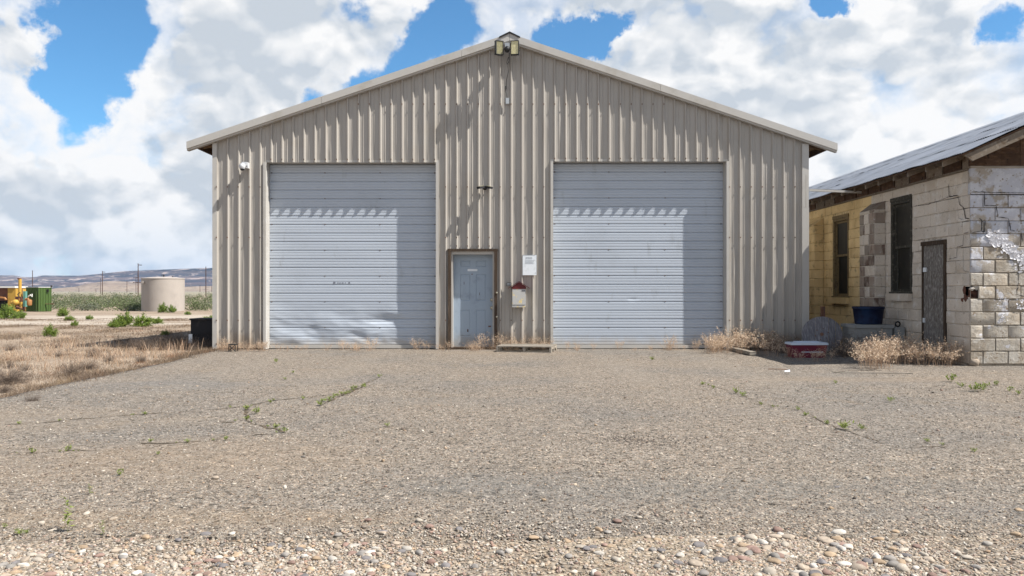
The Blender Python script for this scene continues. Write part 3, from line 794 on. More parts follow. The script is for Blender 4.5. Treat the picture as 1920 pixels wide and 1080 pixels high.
for (x0, x1, h) in ((-5.17, -1.60, 3.94), (.865, 4.505, 3.96)):
    fr_ = MB(); fw = .055
    fr_.box(x0 - fw, x0, FY - RD - .012, FY + REC + .03, .01, h + .0); j1 = fr_.build("door_jamb", "trim_steel", shop)
    fr_ = MB(); fr_.box(x1, x1 + fw, FY - RD - .012, FY + REC + .03, .01, h + .0); fr_.build("door_jamb", "trim_steel", shop)
    fr_ = MB(); fr_.box(x0 - fw, x1 + fw, FY - .003, FY + REC + .03, h + .002, h + .05)
    fr_.build("door_header", "trim_steel", shop)
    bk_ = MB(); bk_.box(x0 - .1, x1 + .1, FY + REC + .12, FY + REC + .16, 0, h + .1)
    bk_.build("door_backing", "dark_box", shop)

# man door ----------------------------------------------------------
x0, x1, h = -1.345, -.31, 2.12
for (a, b, z0, z1) in ((x0, x0 + .065, .02, h - .05), (x1 - .065, x1, .30, h - .05), (x0 - .01, x1 + .01, h - .05, h)):
    MB().box(a, b, FY - RD - .02, FY + .06, z0, z1).build("wood_frame", "old_wood", shop)
MB().box(x1 - .062, x1 - .012, FY - .01, FY + .06, .02, .30).build("wood_frame", "old_wood", shop)
MB().box(x0 + .04, x1 - .03, FY - .03, FY + .16, 0.0, .05).build("threshold", "old_wood", shop)
jm = MB(); jm.box(x0 + .065, x0 + .10, FY - .01, FY + .22, .05, h - .05); jm.box(x1 - .10, x1 - .065, FY - .01, FY + .22, .05, h - .05); jm.box(x0 + .10, x1 - .10, FY - .01, FY + .22, h - .115, h - .05)
jm.build("door_casing", "trim_steel", shop)
DY = FY + .165; dx0, dx1, dz0, dz1 = x0 + .10, x1 - .10, .05, h - .115
MB().box(dx0, dx1, DY + .045, DY + .06, dz0, dz1)
dm = MB(); dw = dx1 - dx0
rects = [(.17, .43, .865, .935), (.57, .83, .865, .935), (.17, .43, .50, .79), (.57, .83, .50, .79), (.17, .43, .11, .40), (.57, .83, .11, .40)]
rects = [(dx0 + a * dw, dx0 + b * dw, dz0 + c_ * (dz1 - dz0), dz0 + d_ * (dz1 - dz0)) for a, b, c_, d_ in rects]
gxs = sorted({dx0, dx1} | {r[0] for r in rects} | {r[1] for r in rects}); gzs = sorted({dz0, dz1} | {r[2] for r in rects} | {r[3] for r in rects})
for a, b in zip(gxs, gxs[1:]):
    for c_, d_ in zip(gzs, gzs[1:]):
        if any(abs(a - r[0]) < 1e-6 and c_ >= r[2] - 1e-6 and d_ <= r[3] + 1e-6 for r in rects): continue
        dm.add([(a, DY, c_), (b, DY, c_), (b, DY, d_), (a, DY, d_)], [(0, 1, 2, 3)])
def ring(m_, r, i0, y0, i1, y1):
    a = [(r[0] + i0, y0, r[2] + i0), (r[1] - i0, y0, r[2] + i0), (r[1] - i0, y0, r[3] - i0), (r[0] + i0, y0, r[3] - i0)]
    b_ = [(r[0] + i1, y1, r[2] + i1), (r[1] - i1, y1, r[2] + i1), (r[1] - i1, y1, r[3] - i1), (r[0] + i1, y1, r[3] - i1)]
    m_.add(a + b_, [(0, 1, 5, 4), (1, 2, 6, 5), (2, 3, 7, 6), (3, 0, 4, 7)])
entry = None
for r in rects:
    ring(dm, r, 0, DY, .012, DY + .010)
entry = dm.build("entry_door", "man_door_paint", shop)
entry['label'] = 'weathered pale blue six-panel entry door'
for r in rects:
    pm = MB(); ring(pm, r, .0125, DY + .0095, .030, DY + .002)
    pm.add([(r[0] + .03, DY + .002, r[2] + .03), (r[1] - .03, DY + .002, r[2] + .03), (r[1] - .03, DY + .002, r[3] - .03), (r[0] + .03, DY + .002, r[3] - .03)], [(0, 1, 2, 3)])
    pm.build("door_panel", "man_door_paint", entry)
MB().box(dx0 + .30, dx0 + .51, DY - .006, DY - .001, 1.655, 1.70).build("faded_nameplate", "paper", entry)
for (kx, kz, r) in ((922, 562, .028), (922, 577, .030)):
    X = (kx - 960) / 88.3; Z = CAMH + (545 - kz) / 88.3
    k_ = MB().lathe([(.0, -.06), (r * .8, -.058), (r, -.045), (r * .95, -.02), (r * 1.25, -.008), (r * 1.25, 0)], (X, DY, Z), 16, 'y')
    k_.build("door_knob" if r < .029 else "deadbolt", "brass", entry, smooth=40)
for (kx, kz) in ((931.5, 549), (931.5, 594)):
    X = (kx - 960) / 89.3; Z = CAMH + (545 - kz) / 89.3
    MB().lathe([(0, -.03), (.018, -.025), (.022, 0)], (X, FY - RD - .02, Z), 12, 'y').build("hasp_bolt", "brass", shop, smooth=40)
scuff = MB()
for (kx, kz, w, h_) in ((877, 620, 2.2, 5), (918, 612, 5, 2.5), (870, 531, .8, 5), (899, 551, .8, 5), (885, 514, 3, 1.2)):
    X = (kx - 960) / 88.3; Z = CAMH + (545 - kz) / 88.3
    scuff.box(X - w / 176, X + w / 176, DY - .003, DY - .0005, Z - h_ / 176, Z + h_ / 176)
scuff.build("scuff_marks", "rust_metal", entry)
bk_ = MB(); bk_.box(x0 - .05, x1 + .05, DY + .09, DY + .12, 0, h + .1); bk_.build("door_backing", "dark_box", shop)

# things fixed to the front wall -------------------------------------
RY = FY - RD
def fp(px, py, y=None):
    s_ = FPX / (y or RY); return ((px - 960) / s_, CAMH + (545 - py) / s_)
# twin floodlight under the gable
fx, fz = fp(951, 90, FY - .35)
fl = empty("floodlight", (fx, FY - .15, fz), "pair of yellowed rectangular floodlights with a black sensor at the gable peak", "floodlight")
MB().box(fx - .05, fx + .05, FY - .26, FY - .15, fz + .04, fz + .13).build("mounting_box", "grey_plastic", fl)
MB().lathe([(0, -.12), (.05, -.10), (.062, -.03), (.055, .03), (0, .05)], (fx + .0, FY - .30, fz - .02), 14, 'y').build("motion_sensor", "black_metal", fl, smooth=50)
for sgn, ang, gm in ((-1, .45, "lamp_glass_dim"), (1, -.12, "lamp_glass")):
    hx, hy = fx + sgn * .155, FY - .38
    def rot(p, c=(hx, hy), a=ang):
        x, y = p[0] - c[0], p[1] - c[1]; return (c[0] + x * math.cos(a) - y * math.sin(a), c[1] + x * math.sin(a) + y * math.cos(a), p[2])
    hb = MB(); w2, h2 = (.085, .145)
    hb.box(hx - w2, hx + w2, hy + .01, hy + .07, fz - h2, fz + h2)
    for (a, b, c_, d_) in ((-w2, w2, h2 - .012, h2), (-w2, w2, -h2, -h2 + .012), (-w2, -w2 + .012, -h2, h2), (w2 - .012, w2, -h2, h2)):
        hb.box(hx + a, hx + b, hy - .012, hy + .012, fz + c_, fz + d_)
    hb.v = [rot(p) for p in hb.v]
    hd = hb.build("lamp_head", "black_metal", fl)
    g_ = MB().box(hx - w2 + .012, hx + w2 - .012, hy - .002, hy + .009, fz - h2 + .012, fz + h2 - .012); g_.v = [rot(p) for p in g_.v]
    g_.build("lamp_lens", gm, hd)
    MB().tube([(hx + sgn * .10, hy + .04, fz - .05), (hx + sgn * .02, FY - .29, fz - .05), (fx, FY - .2, fz + .05)], .012, 6).build("bracket", "black_metal", fl)
# cable and small box hanging below it
bx_, bz_ = fp(951.5, 190)
cb = empty("junction_box", (bx_, RY, bz_), "small grey junction box hanging on black cable below the gable floodlights", "electrical box")
MB().box(bx_ - .035, bx_ + .035, RY - .05, RY - .003, bz_ - .06, bz_ + .06).build("box_body", "grey_plastic", cb)
pts = []
for (px, py) in ((955, 100), (955, 115), (951, 122), (954, 132), (950, 150), (949, 165), (948, 172), (951, 184)):
    X, Z = fp(px, py); pts.append((X, RY - .04, Z))
MB().tube(pts, .007, 5).build("cable", "black_metal", cb)
pts = [(fp(px, py)[0], RY - .03, fp(px, py)[1]) for (px, py) in ((953, 108), (950, 118), (953, 130), (955, 118), (954, 108))]
MB().tube(pts, .006, 5).build("cable", "black_metal", cb)
X, Z = fp(948.5, 165); MB().box(X - .016, X + .016, RY - .06, RY - .02, Z - .035, Z + .03).build("plug", "black_metal", cb)
# white camera on the left
X, Z = fp(458, 311, FY - .12)
wc = empty("security_camera", (X, RY, Z), "white security camera high on the wall left of the crumpled overhead door", "security camera")
MB().box(X + .045, X + .085, RY - .10, RY, Z - .05, Z + .07).build("mount_plate", "white_plastic", wc)
MB().box(X - .04, X + .07, RY - .13, RY - .03, Z + .0, Z + .075).build("camera_body", "white_plastic", wc)
MB().lathe([(.0, .06), (.05, .05), (.066, .015), (.066, -.02), (.05, -.055)], (X - .015, RY - .16, Z - .02), 18).build("camera_housing", "white_plastic", wc, smooth=50)
MB().lathe([(.048, -.054), (.040, -.078), (.02, -.09), (0, -.092)], (X - .015, RY - .16, Z - .02), 18).build("camera_lens", "black_metal", wc, smooth=50)
# small twin-head lamp over the entry door
X, Z = fp(909, 352, FY - .15)
tl_ = empty("security_light", (X, RY, Z), "small dark twin-head security light on the wall above the pale blue entry door", "security light")
MB().lathe([(.0, -.03), (.03, -.025), (.045, .0), (.045, .035), (0, .045)], (X, RY - .04, Z - .012), 14, 'z').build("light_base", "black_metal", tl_, smooth=50)
for sgn in (-1, 1):
    hb = MB(); a = (X + sgn * .03, RY - .10, Z + .012); b = (X + sgn * .135, RY - .19, Z - .012)
    hb.bar(a, b, .10, .045); hd = hb.build("lamp_head", "dark_box", tl_)
    MB().bar((a[0] + sgn * .02, a[1] - .025, a[2] + .026), (b[0] - sgn * .01, b[1], b[2] + .022), .08, .012).build("solar_panel", "lamp_glass_dim", hd)
MB().bar((X, RY, Z), (X, RY - .13, Z + .0), .03, .03).build("arm", "black_metal", tl_)
# notice in a pale frame
(xa, za), (xb, zb) = fp(980, 478), fp(1006, 516)
nt = empty("wall_notice", ((xa + xb) / 2, RY, zb), "faded pale notice board on the wall above and right of the red-roofed mailbox", "sign")
MB().box(xa, xb, RY - .014, RY - .002, zb, za).build("board", "paper", nt)
ik = MB(); y0, y1 = RY - .017, RY - .0145
cx = xa + .065
for w_ in (.012, .018, .010, .018, .012, .018, .014):
    ik.box(cx, cx + w_ * .35, y0, y1, za - .085, za - .045); ik.box(cx, cx + w_, y0, y1, za - .05 - .018 * (w_ < .015), za - .045 - .018 * (w_ < .015)); cx += w_ + .006
ik.box(xa + .05, xb - .03, y0, y1, za - .108, za - .105)
for r_ in range(3): ik.box(xa + .05, xb - .05 - .02 * (r_ % 2), y0, y1, za - .136 - .022 * r_, za - .133 - .022 * r_)
ik.box(xa, xb - .02, y0, y1, za - .004, za)
ik.box(xb - .03, xb - .015, y0, y1, zb + .04, zb + .055)
ik.build("faded_print", "grey_plastic", nt)
# mailbox with red gable roof
(xa, za), (xb, zb) = fp(960, 542, FY - .2), fp(986, 576, FY - .2)
mb_ = empty("wall_mailbox", ((xa + xb) / 2, RY, zb), "cream wall mailbox with rust stains and a dark red gabled roof", "mailbox")
MB().box(xa, xb, RY - .17, RY - .002, zb, za + .0).build("box", "mailbox_paint", mb_)
MB().box(xa + .01, xb - .01, RY - .178, RY - .1705, zb + .055, za - .012).build("front_flap", "mailbox_paint", mb_)
MB().box(xb - .085, xb - .02, RY - .182, RY - .1785, za - .045, za - .022).build("label_plate", "ink", mb_)
MB().prism([(xa - .003, za + .002), (xb + .003, za + .002), (xb + .003, za + .05), ((xa + xb) / 2, za + .145), (xa - .003, za + .05)], RY - .18, RY - .004).build("gable", "red_roof", mb_)
xm = (xa + xb) / 2
for sgn in (-1, 1):
    MB().add([(xm, RY - .20, za + .155), (xm + sgn * .225, RY - .20, za + .010), (xm + sgn * .225, RY - .003, za + .010), (xm, RY - .003, za + .155),
              (xm, RY - .20, za + .165), (xm + sgn * .23, RY - .20, za + .018), (xm + sgn * .23, RY - .003, za + .018), (xm, RY - .003, za + .165)],
             [(0, 1, 2, 3), (7, 6, 5, 4), (0, 4, 5, 1), (1, 5, 6, 2), (2, 6, 7, 3)]).build("roof_board", "red_roof", mb_)
# little black keypad
(xa, za), (xb, zb) = fp(949, 530), fp(959, 536)
kp = tag(MB().box(xa, xb, RY - .03, RY - .002, zb, za).build("keypad", "black_metal"), "tiny black keypad on the wall just left of the red-roofed mailbox", "keypad")
mb2 = MB()
for i in range(3):
    for j in range(2): mb2.box(xa + .015 + i * .03, xa + .033 + i * .03, RY - .033, RY - .0305, zb + .012 + j * .027, zb + .027 + j * .027)
mb2.build("keys", "grey_plastic", kp)
# ================================================================== BLOCK BUILDING
WX, WY = 7.54, 13.15            # side wall plane (faces left) and front wall plane (faces the yard)
BY1 = 27.6; BX1 = 12.06
CH_ = .2145; CZ0 = .03; WT = 3.26
bb = empty("block_building", (WX, WY, 0), "old concrete block building with galvanized roof at the right edge, part of it painted yellow", "building")
_bc = {}
def block_mesh(w, h, th, m, var):
    key = (round(w, 2), round(h, 3), th, m, var)
    if key in _bc: return _bc[key]
    r = random.Random(hash(key) & 0xffff); bv = .010
    j = lambda a=.004: r.uniform(-a, a)
    b0 = [(0, 0), (w, 0), (w, h), (0, h)]; b1 = [(bv + j(.006), bv + j(.005)), (w - bv + j(.006), bv + j(.005)), (w - bv + j(.006), h - bv + j(.005)), (bv + j(.006), h - bv + j(.005))]
    V = [(x, 0, z) for x, z in b0] + [(x + j(.002), -th + .011, z + j(.002)) for x, z in b0] + [(x, -th + j(.002), z) for x, z in b1]
    V.append((w / 2 + j(.03), -th - .001 + j(.003), h / 2 + j(.02)))
    F = [(0, 1, 5, 4), (1, 2, 6, 5), (2, 3, 7, 6), (3, 0, 4, 7), (4, 5, 9, 8), (5, 6, 10, 9), (6, 7, 11, 10), (7, 4, 8, 11), (8, 9, 12), (9, 10, 12), (10, 11, 12), (11, 8, 12)]
    me = bpy.data.meshes.new("block"); me.from_pydata(V, [], F); me.materials.append(MATS[m]); me.shade_smooth(); me.set_sharp_from_angle(angle=R(38))
    _bc[key] = me; return me
def backing(name, m, par, side, u0, u1, z0, z1, holes, off):
    us = sorted({u0, u1} | {min(max(q, u0), u1) for hh in holes for q in hh[:2]}); zs = sorted({z0, z1} | {min(max(q, z0), z1) for hh in holes for q in hh[2:]})
    m_ = MB()
    for a, b in zip(us, us[1:]):
        for c_, d_ in zip(zs, zs[1:]):
            if b - a < 1e-5 or d_ - c_ < 1e-5: continue
            mu, mz = (a + b) / 2, (c_ + d_) / 2
            if any(h_[0] < mu < h_[1] and h_[2] < mz < h_[3] for h_ in holes): continue
            if side: m_.add([(WX + off, b, c_), (WX + off, a, c_), (WX + off, a, d_), (WX + off, b, d_)], [(0, 1, 2, 3)])
            else: m_.add([(a, WY + off, c_), (b, WY + off, c_), (b, WY + off, d_), (a, WY + off, d_)], [(0, 1, 2, 3)])
    return m_.build(name, m, par)
win1 = (17.90, 18.79, 1.12, 2.90); win2 = (15.08, 15.92, 1.22, 2.99); dor = (13.88, 14.69, 0.0, 2.13)
RCS = .008
# cracks are open slots in the mortar: (u0,u1,z0,z1)
zc = lambda k: CZ0 + CH_ * k
cr_side = [(13.80, 13.83, zc(13) + .0, zc(14) - .01), (13.50, 13.525, zc(12), zc(13)), (13.40, 13.42, zc(11), zc(12)), (13.83, 14.3, zc(13) - .008, zc(13) + .006), (13.5, 13.8, zc(13) - .012, zc(13) + .008),
           (13.16, 13.5, zc(12) - .006, zc(12) + .006), (13.17, 13.42, zc(11) - .006, zc(11) + .006), (13.60, 13.62, zc(8), zc(9)), (13.62, 13.87, zc(8) - .006, zc(8) + .005), (14.7, 14.95, zc(10) - .005, zc(10) + .004),
           (13.17, 13.45, zc(9) - .004, zc(9) + .005), (13.18, 13.40, zc(5) + .03, zc(6) - .01)]
side_wall = backing("side_wall", "mortar", bb, True, WY + .02, 16.78, 0, WT, [win1, win2, dor] + cr_side, RCS)
side_far = backing("side_wall", "mortar_yellow", bb, True, 16.78, BY1, 0, WT, [win1], RCS)
frx = lambda px: (px - 960) / FPX * WY
cr_front = [(frx(1845), frx(1847.5), zc(12), zc(13)), (frx(1866), frx(1868), zc(11), zc(12)), (frx(1842), frx(1845.5), zc(10), zc(11)), (frx(1891), frx(1894), zc(10), zc(11)), (frx(1914), frx(1916), zc(9), zc(10)),
            (WX, 9.6, zc(13) - .007, zc(13) + .007), (frx(1867), frx(1892), zc(11) - .005, zc(11) + .006), (frx(1822), frx(1843), zc(10) - .006, zc(10) + .006), (frx(1850), frx(1858), zc(9) + .13, zc(10) + .01),
            (frx(1908), frx(1910), zc(6), zc(9)), (WX - .01, WX + .135, zc(5) + .015, zc(6) + .02), (frx(1853), frx(1862), zc(5) + .075, zc(5) + .16), (frx(1878), frx(1888), zc(5) - .006, zc(5) + .012)]
front_wall = backing("front_wall", "mortar_dark", bb, False, WX + .004, BX1, 0, WT, cr_front, RCS)
front_wall['label'] = 'sunlit buff block wall with peeling white paint'
def lay(par, side, u0, u1, rows, matf, holes, start, th, L=.41):
    n = 0; extra = MB()
    for k in rows:
        u = u0 - (start(k))
        while u < u1:
            a, b = max(u, u0), min(u + L, u1); u += L
            if b - a < .04: continue
            z0, z1 = zc(k), zc(k + 1)
            segs = [(a, b)]
            for h_ in holes:
                if h_[2] < z1 - .05 and h_[3] > z0 + .05:
                    ns = []
                    for (s0, s1) in segs:
                        if h_[1] <= s0 or h_[0] >= s1: ns.append((s0, s1)); continue
                        if h_[0] - s0 > .05: ns.append((s0, h_[0]))
                        if s1 - h_[1] > .05: ns.append((h_[1], s1))
                    segs = ns
            for (s0, s1) in segs:
                g = .0055 if not side else .0035; w = s1 - s0 - 2 * g; h = z1 - z0 - 2 * g
                m_ = matf((s0 + s1) / 2, (z0 + z1) / 2)
                t_ = th + random.choice((0, 0, .003, .006, -.003))
                me = block_mesh(w, h, round(t_, 3), m_, random.randrange(3))
                jx = random.uniform(-.002, .002); dz_ = random.uniform(-.0015, .0015)
                if side: link_copy(me, "block", (WX + RCS, s1 - g + jx, z0 + g + dz_), par, rz=-math.pi / 2)
                else: link_copy(me, "block", (s0 + g + jx, WY + RCS, z0 + g + dz_), par)
                n += 1
    return n
sideyel = lambda u, z: "block_yellow" 
def sidegrey(u, z):
    if 14.69 < u < 15.1 and .6 < z < 2.1: return "block_brown" if random.random() < .12 else "block_grey"
    if u < 13.9 and z < .5: return "block_grey"
    return "block_grey"
off = lambda k: .2 if k % 2 else 0
n1_ = lay(side_wall, True, WY + .035, 16.78, range(0, 15), sidegrey, [win1, win2, dor, (13.1, 13.33, zc(5), zc(6))], lambda k: .2 if k % 2 == 0 else 0, .012)
n2_ = lay(side_far, True, 16.78, 22.9, range(0, 15), sideyel, [win1], lambda k: .2 if k % 2 else 0, .014)
def frontmat(u, z):
    if z > zc(10) - .02: return "block_painted"
    if z > zc(7) and random.random() < .22: return "block_painted"
    return "block_buff"
n3_ = lay(front_wall, False, WX - .012, BX1, range(0, 13), frontmat, [(WX - .02, WX + .12, zc(5), zc(6))], lambda k: .2 if k % 2 == 0 else 0, .018, .412)
# broad rendered band over the front courses
for (a, b) in ((WX - .012, 9.2), (9.206, 10.9), (10.906, BX1)):
    m_ = MB(); nx = 24; nz = 6
    z0, z1 = zc(13) + .008, WT - .01
    for i in range(nx + 1):
        for j in range(nz + 1):
            x = a + (b - a) * i / nx; z = z0 + (z1 - z0) * j / nz
            m_.v.append((x, WY - .012 + .004 * mn.noise(Vector((x * 6, z * 6, 1))), z))
    for i in range(nx):
        for j in range(nz): q = i * (nz + 1) + j; m_.f.append((q, q + nz + 1, q + nz + 2, q + 1))
    k0 = len(m_.v); m_.add([(a, WY - .012, z0), (a, WY - .012, z1), (a, WY + .06, z1), (a, WY + .06, z0), (b, WY - .012, z0), (b, WY + .06, z0)], [(0, 1, 2, 3), (0, 3, 5, 4)])
    m_.build("render_band", "block_painted", front_wall)
# far walls and near-black sheets standing in for the darkness inside
MB().box(WX + .16, BX1 - .01, WY + .5, WY + .56, 0, WT).build("inside_dark", "dark_box", bb)
MB().box(WX + .55, WX + .60, WY + .57, BY1 - .1, 0, WT).build("inside_dark", "dark_box", bb)
MB().box(BX1 - .002, BX1 + .15, WY + .02, BY1, 0, WT).build("end_wall", "block_grey", bb)
MB().box(WX + .02, BX1 - .01, BY1 - .02, BY1 + .12, 0, WT).build("rear_wall", "block_grey", bb)
# broken corner: brown rubble deep in the hole, a chipped fragment
def lump(seed, sc, c, m, par, name, jit=.25):
    V = ICO.copy(); r = np.random.default_rng(seed); V = V * (1 + r.uniform(-jit, jit, (12, 1))) * np.array(sc) + np.array(c)
    mm = MB().add(V.tolist(), ICF.tolist()); return mm.build(name, m, par)
lump(3, (.09, .10, .14), (WX + .12, WY + .15, zc(5) + .10), "hole_brown", bb, "rubble")
lump(4, (.05, .05, .06), (WX + .05, WY + .11, zc(5) + .02), "hole_brown", bb, "rubble")
lump(6, (.06, .02, .05), (WX + .10, WY + .02, zc(5) + .19), "block_buff", bb, "rubble")
lump(9, (.055, .03, .035), (WX + .03, WY + .02, zc(5) + .17), "block_buff", bb, "rubble")
lump(12, (.03, .05, .05), (WX - .004, WY + .23, zc(5) - .02), "hole_brown", bb, "rubble", .35)
lump(13, (.012, .05, .09), (WX - .004, WY + .14, zc(5) + .0), "hole_brown", bb, "rubble", .35)
lump(14, (.012, .04, .07), (WX - .004, WY + .18, zc(5) + .15), "hole_brown", bb, "rubble", .35)
# curling flakes of white paint in a diagonal patch
fk = MB(); r_ = random.Random(5)
def flake(px, py, s_):
    X = frx(px); Z = CAMH + (545 - py) / (FPX / WY)
    n = r_.randint(5, 7); a0 = r_.uniform(0, 6.28); k0 = len(fk.v)
    tx, tz = r_.uniform(-.15, .15), r_.uniform(-.22, .08)
    y = WY - .020 - r_.uniform(0, .006)
    pts = []
    for i in range(n):
        rr = s_ * r_.uniform(.5, 1.2); a = a0 + 6.283 * i / n
        dx, dz_ = rr * math.cos(a), rr * math.sin(a) * .8; pts.append((X + dx, y + dx * tx + dz_ * tz - .004, Z + dz_))
    fk.v.append((X, y + .002, Z)); fk.v.extend(pts)
    for i in range(n): fk.f.append((k0, k0 + 1 + i, k0 + 1 + (i + 1) % n))
for i in range(210):
    t_ = r_.random(); px = 1852 + 72 * t_ + r_.gauss(0, 4.5); py = 440 + 50 * t_ + r_.gauss(0, 7 - 2 * t_)
    flake(px, py, r_.uniform(.014, .050))
for i in range(60): flake(r_.uniform(1905, 1935), r_.uniform(560, 580), r_.uniform(.008, .028))
for i in range(50): flake(1915 + r_.gauss(0, 6), r_.uniform(488, 512), r_.uniform(.008, .026))
for i in range(40): flake(r_.uniform(1868, 1890) + r_.gauss(0, 3), 565 + r_.gauss(0, 5), r_.uniform(.006, .014))
for i in range(30): flake(1880 + r_.gauss(0, 5), 598 + r_.gauss(0, 5), r_.uniform(.006, .014))
fk.build("peeling_paint", "paint_flake", front_wall)['kind'] = 'stuff'

# stepped cracks: near-black ribbons over the blocks paint the shade inside the gaps
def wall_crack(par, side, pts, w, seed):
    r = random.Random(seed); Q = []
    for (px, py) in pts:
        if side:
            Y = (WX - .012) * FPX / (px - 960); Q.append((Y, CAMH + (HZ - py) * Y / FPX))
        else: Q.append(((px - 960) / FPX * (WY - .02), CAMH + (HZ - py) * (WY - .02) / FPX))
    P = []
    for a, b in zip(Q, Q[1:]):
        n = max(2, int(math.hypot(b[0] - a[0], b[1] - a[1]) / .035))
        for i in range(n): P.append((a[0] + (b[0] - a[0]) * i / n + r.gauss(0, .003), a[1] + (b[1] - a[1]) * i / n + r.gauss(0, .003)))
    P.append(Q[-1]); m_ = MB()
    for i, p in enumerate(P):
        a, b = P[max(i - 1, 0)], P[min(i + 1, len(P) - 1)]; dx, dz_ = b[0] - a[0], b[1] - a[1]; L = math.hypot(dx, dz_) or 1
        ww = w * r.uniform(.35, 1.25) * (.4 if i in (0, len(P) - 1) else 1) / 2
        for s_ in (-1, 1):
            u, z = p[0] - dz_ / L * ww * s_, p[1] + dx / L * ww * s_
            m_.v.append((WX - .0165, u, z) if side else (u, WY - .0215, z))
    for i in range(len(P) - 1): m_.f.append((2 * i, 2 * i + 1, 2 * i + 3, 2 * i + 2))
    m_.build("crack", "gap_shade", par)
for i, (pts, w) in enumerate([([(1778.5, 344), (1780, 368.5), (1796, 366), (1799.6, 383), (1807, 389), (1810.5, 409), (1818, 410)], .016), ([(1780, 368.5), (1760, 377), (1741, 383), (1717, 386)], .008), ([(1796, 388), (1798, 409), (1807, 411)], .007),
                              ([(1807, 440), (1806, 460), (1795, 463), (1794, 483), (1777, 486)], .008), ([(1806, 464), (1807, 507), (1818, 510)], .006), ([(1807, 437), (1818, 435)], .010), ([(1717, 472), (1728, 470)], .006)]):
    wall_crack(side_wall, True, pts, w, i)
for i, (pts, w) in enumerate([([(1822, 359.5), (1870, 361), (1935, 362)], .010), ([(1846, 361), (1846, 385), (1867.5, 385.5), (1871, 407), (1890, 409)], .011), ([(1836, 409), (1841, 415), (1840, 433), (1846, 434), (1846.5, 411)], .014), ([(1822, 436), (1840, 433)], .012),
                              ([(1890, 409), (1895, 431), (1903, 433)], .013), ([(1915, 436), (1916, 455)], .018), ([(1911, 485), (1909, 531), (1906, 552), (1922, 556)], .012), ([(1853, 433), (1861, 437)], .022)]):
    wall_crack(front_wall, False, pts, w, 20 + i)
# pilasters
def pilaster(y0, y1, ztop, xo, mt, mort):
    p_ = MB().box(xo + .008, WX - .002, y0 + .008, y1 - .008, 0, ztop - .10).build("pilaster", mort, bb)
    cap = MB(); cap.add([(xo, y0, ztop - .10), (WX - .012, y0, ztop - .10), (WX - .012, y1, ztop - .10), (xo, y1, ztop - .10), (WX - .012, y0, ztop + .07), (WX - .012, y1, ztop + .07)],
                        [(0, 4, 1), (2, 5, 3), (0, 3, 5, 4), (0, 1, 2, 3)])
    cap.build("cap", mt[0], p_)
    nr = int((ztop - .10 - CZ0) / CH_) + 1
    for k in range(nr):
        z0, z1 = zc(k), min(zc(k + 1), ztop - .10)
        if z1 - z0 < .04: continue
        wds = [.0, .21, .44, y1 - y0] if k % 2 else [0, .24, .47, y1 - y0]
        for a, b in zip(wds, wds[1:]):
            me = block_mesh(b - a - .012, z1 - z0 - .013, .018, random.choice(mt), random.randrange(3))
            link_copy(me, "block", (xo + .012, y0 + b - .006, z0 + .006), p_, rz=-math.pi / 2)
        me = block_mesh(WX - xo - .030, z1 - z0 - .013, .018, random.choice(mt[-2:]), random.randrange(3))
        link_copy(me, "block", (xo + .012, y0 + .012, z0 + .006), p_)
pilaster(16.13, 16.80, 2.98, 7.30, ["block_brown", "block_brown", "block_grey"], "mortar")
pilaster(19.33, 20.0, 2.93, 7.30, ["block_yellow", "block_yellow"], "mortar_yellow")

# sash windows
def window(y0, y1, z0, z1, mf, rail):
    x0 = WX - .006
    fr_ = MB(); w = .075
    fr_.box(x0, x0 + .13, y0 + .002, y0 + w, z0, z1 - .002); fr_.box(x0 + .002, x0 + .13, y1 - w, y1 - .002, z0, z1 - .002)
    fr_.box(x0 - .012, x0 + .13, y0 + .0, y1 - .0, z1, z1 + .075); fr_.box(x0 + .004, x0 + .13, y0 + w, y1 - w, z1 - .055, z1 - .003)
    fr_.box(x0 - .02, x0 + .13, y0 - .03, y1 + .03, z0 - .035, z0 - .001)
    f = fr_.build("window", mf, bb)
    for (a, b, dx) in ((z0 + .002, rail + .025, .085), (rail - .025, z1 - .058, .050)):
        s_ = MB(); e = .05; yy0, yy1 = y0 + w + .002, y1 - w - .002
        X = x0 + dx
        s_.box(X, X + .03, yy0, yy0 + e, a, b); s_.box(X, X + .03, yy1 - e, yy1, a, b)
        s_.box(X + .001, X + .029, yy0 + e, yy1 - e, a, a + e); s_.box(X + .001, X + .029, yy0 + e, yy1 - e, b - e, b)
        sa = s_.build("sash", mf, f)
        MB().box(X + .012, X + .017, yy0 + e, yy1 - e, a + e, b - e).build("pane", "glass", sa)
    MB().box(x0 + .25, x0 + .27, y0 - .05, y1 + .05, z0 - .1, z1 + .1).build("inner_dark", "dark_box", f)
    lin = MB(); lin.box(WX + RCS + .001, WX + .2, y0 - .02, y0 + .0, z0 - .0, z1); lin.box(WX + RCS + .001, WX + .2, y1, y1 + .02, z0, z1)
    lin.build("reveal", "block_grey", f)
    MB().box(x0 - .085, x0 + .0, y0 - .02, y1 + .04, z0 - .175, z0 - .036).build("sill", "block_yellow" if y0 > 16 else "block_grey", f)
window(*win1, "window_frame_tan", 2.05)
window(*win2, "window_frame", 2.09)
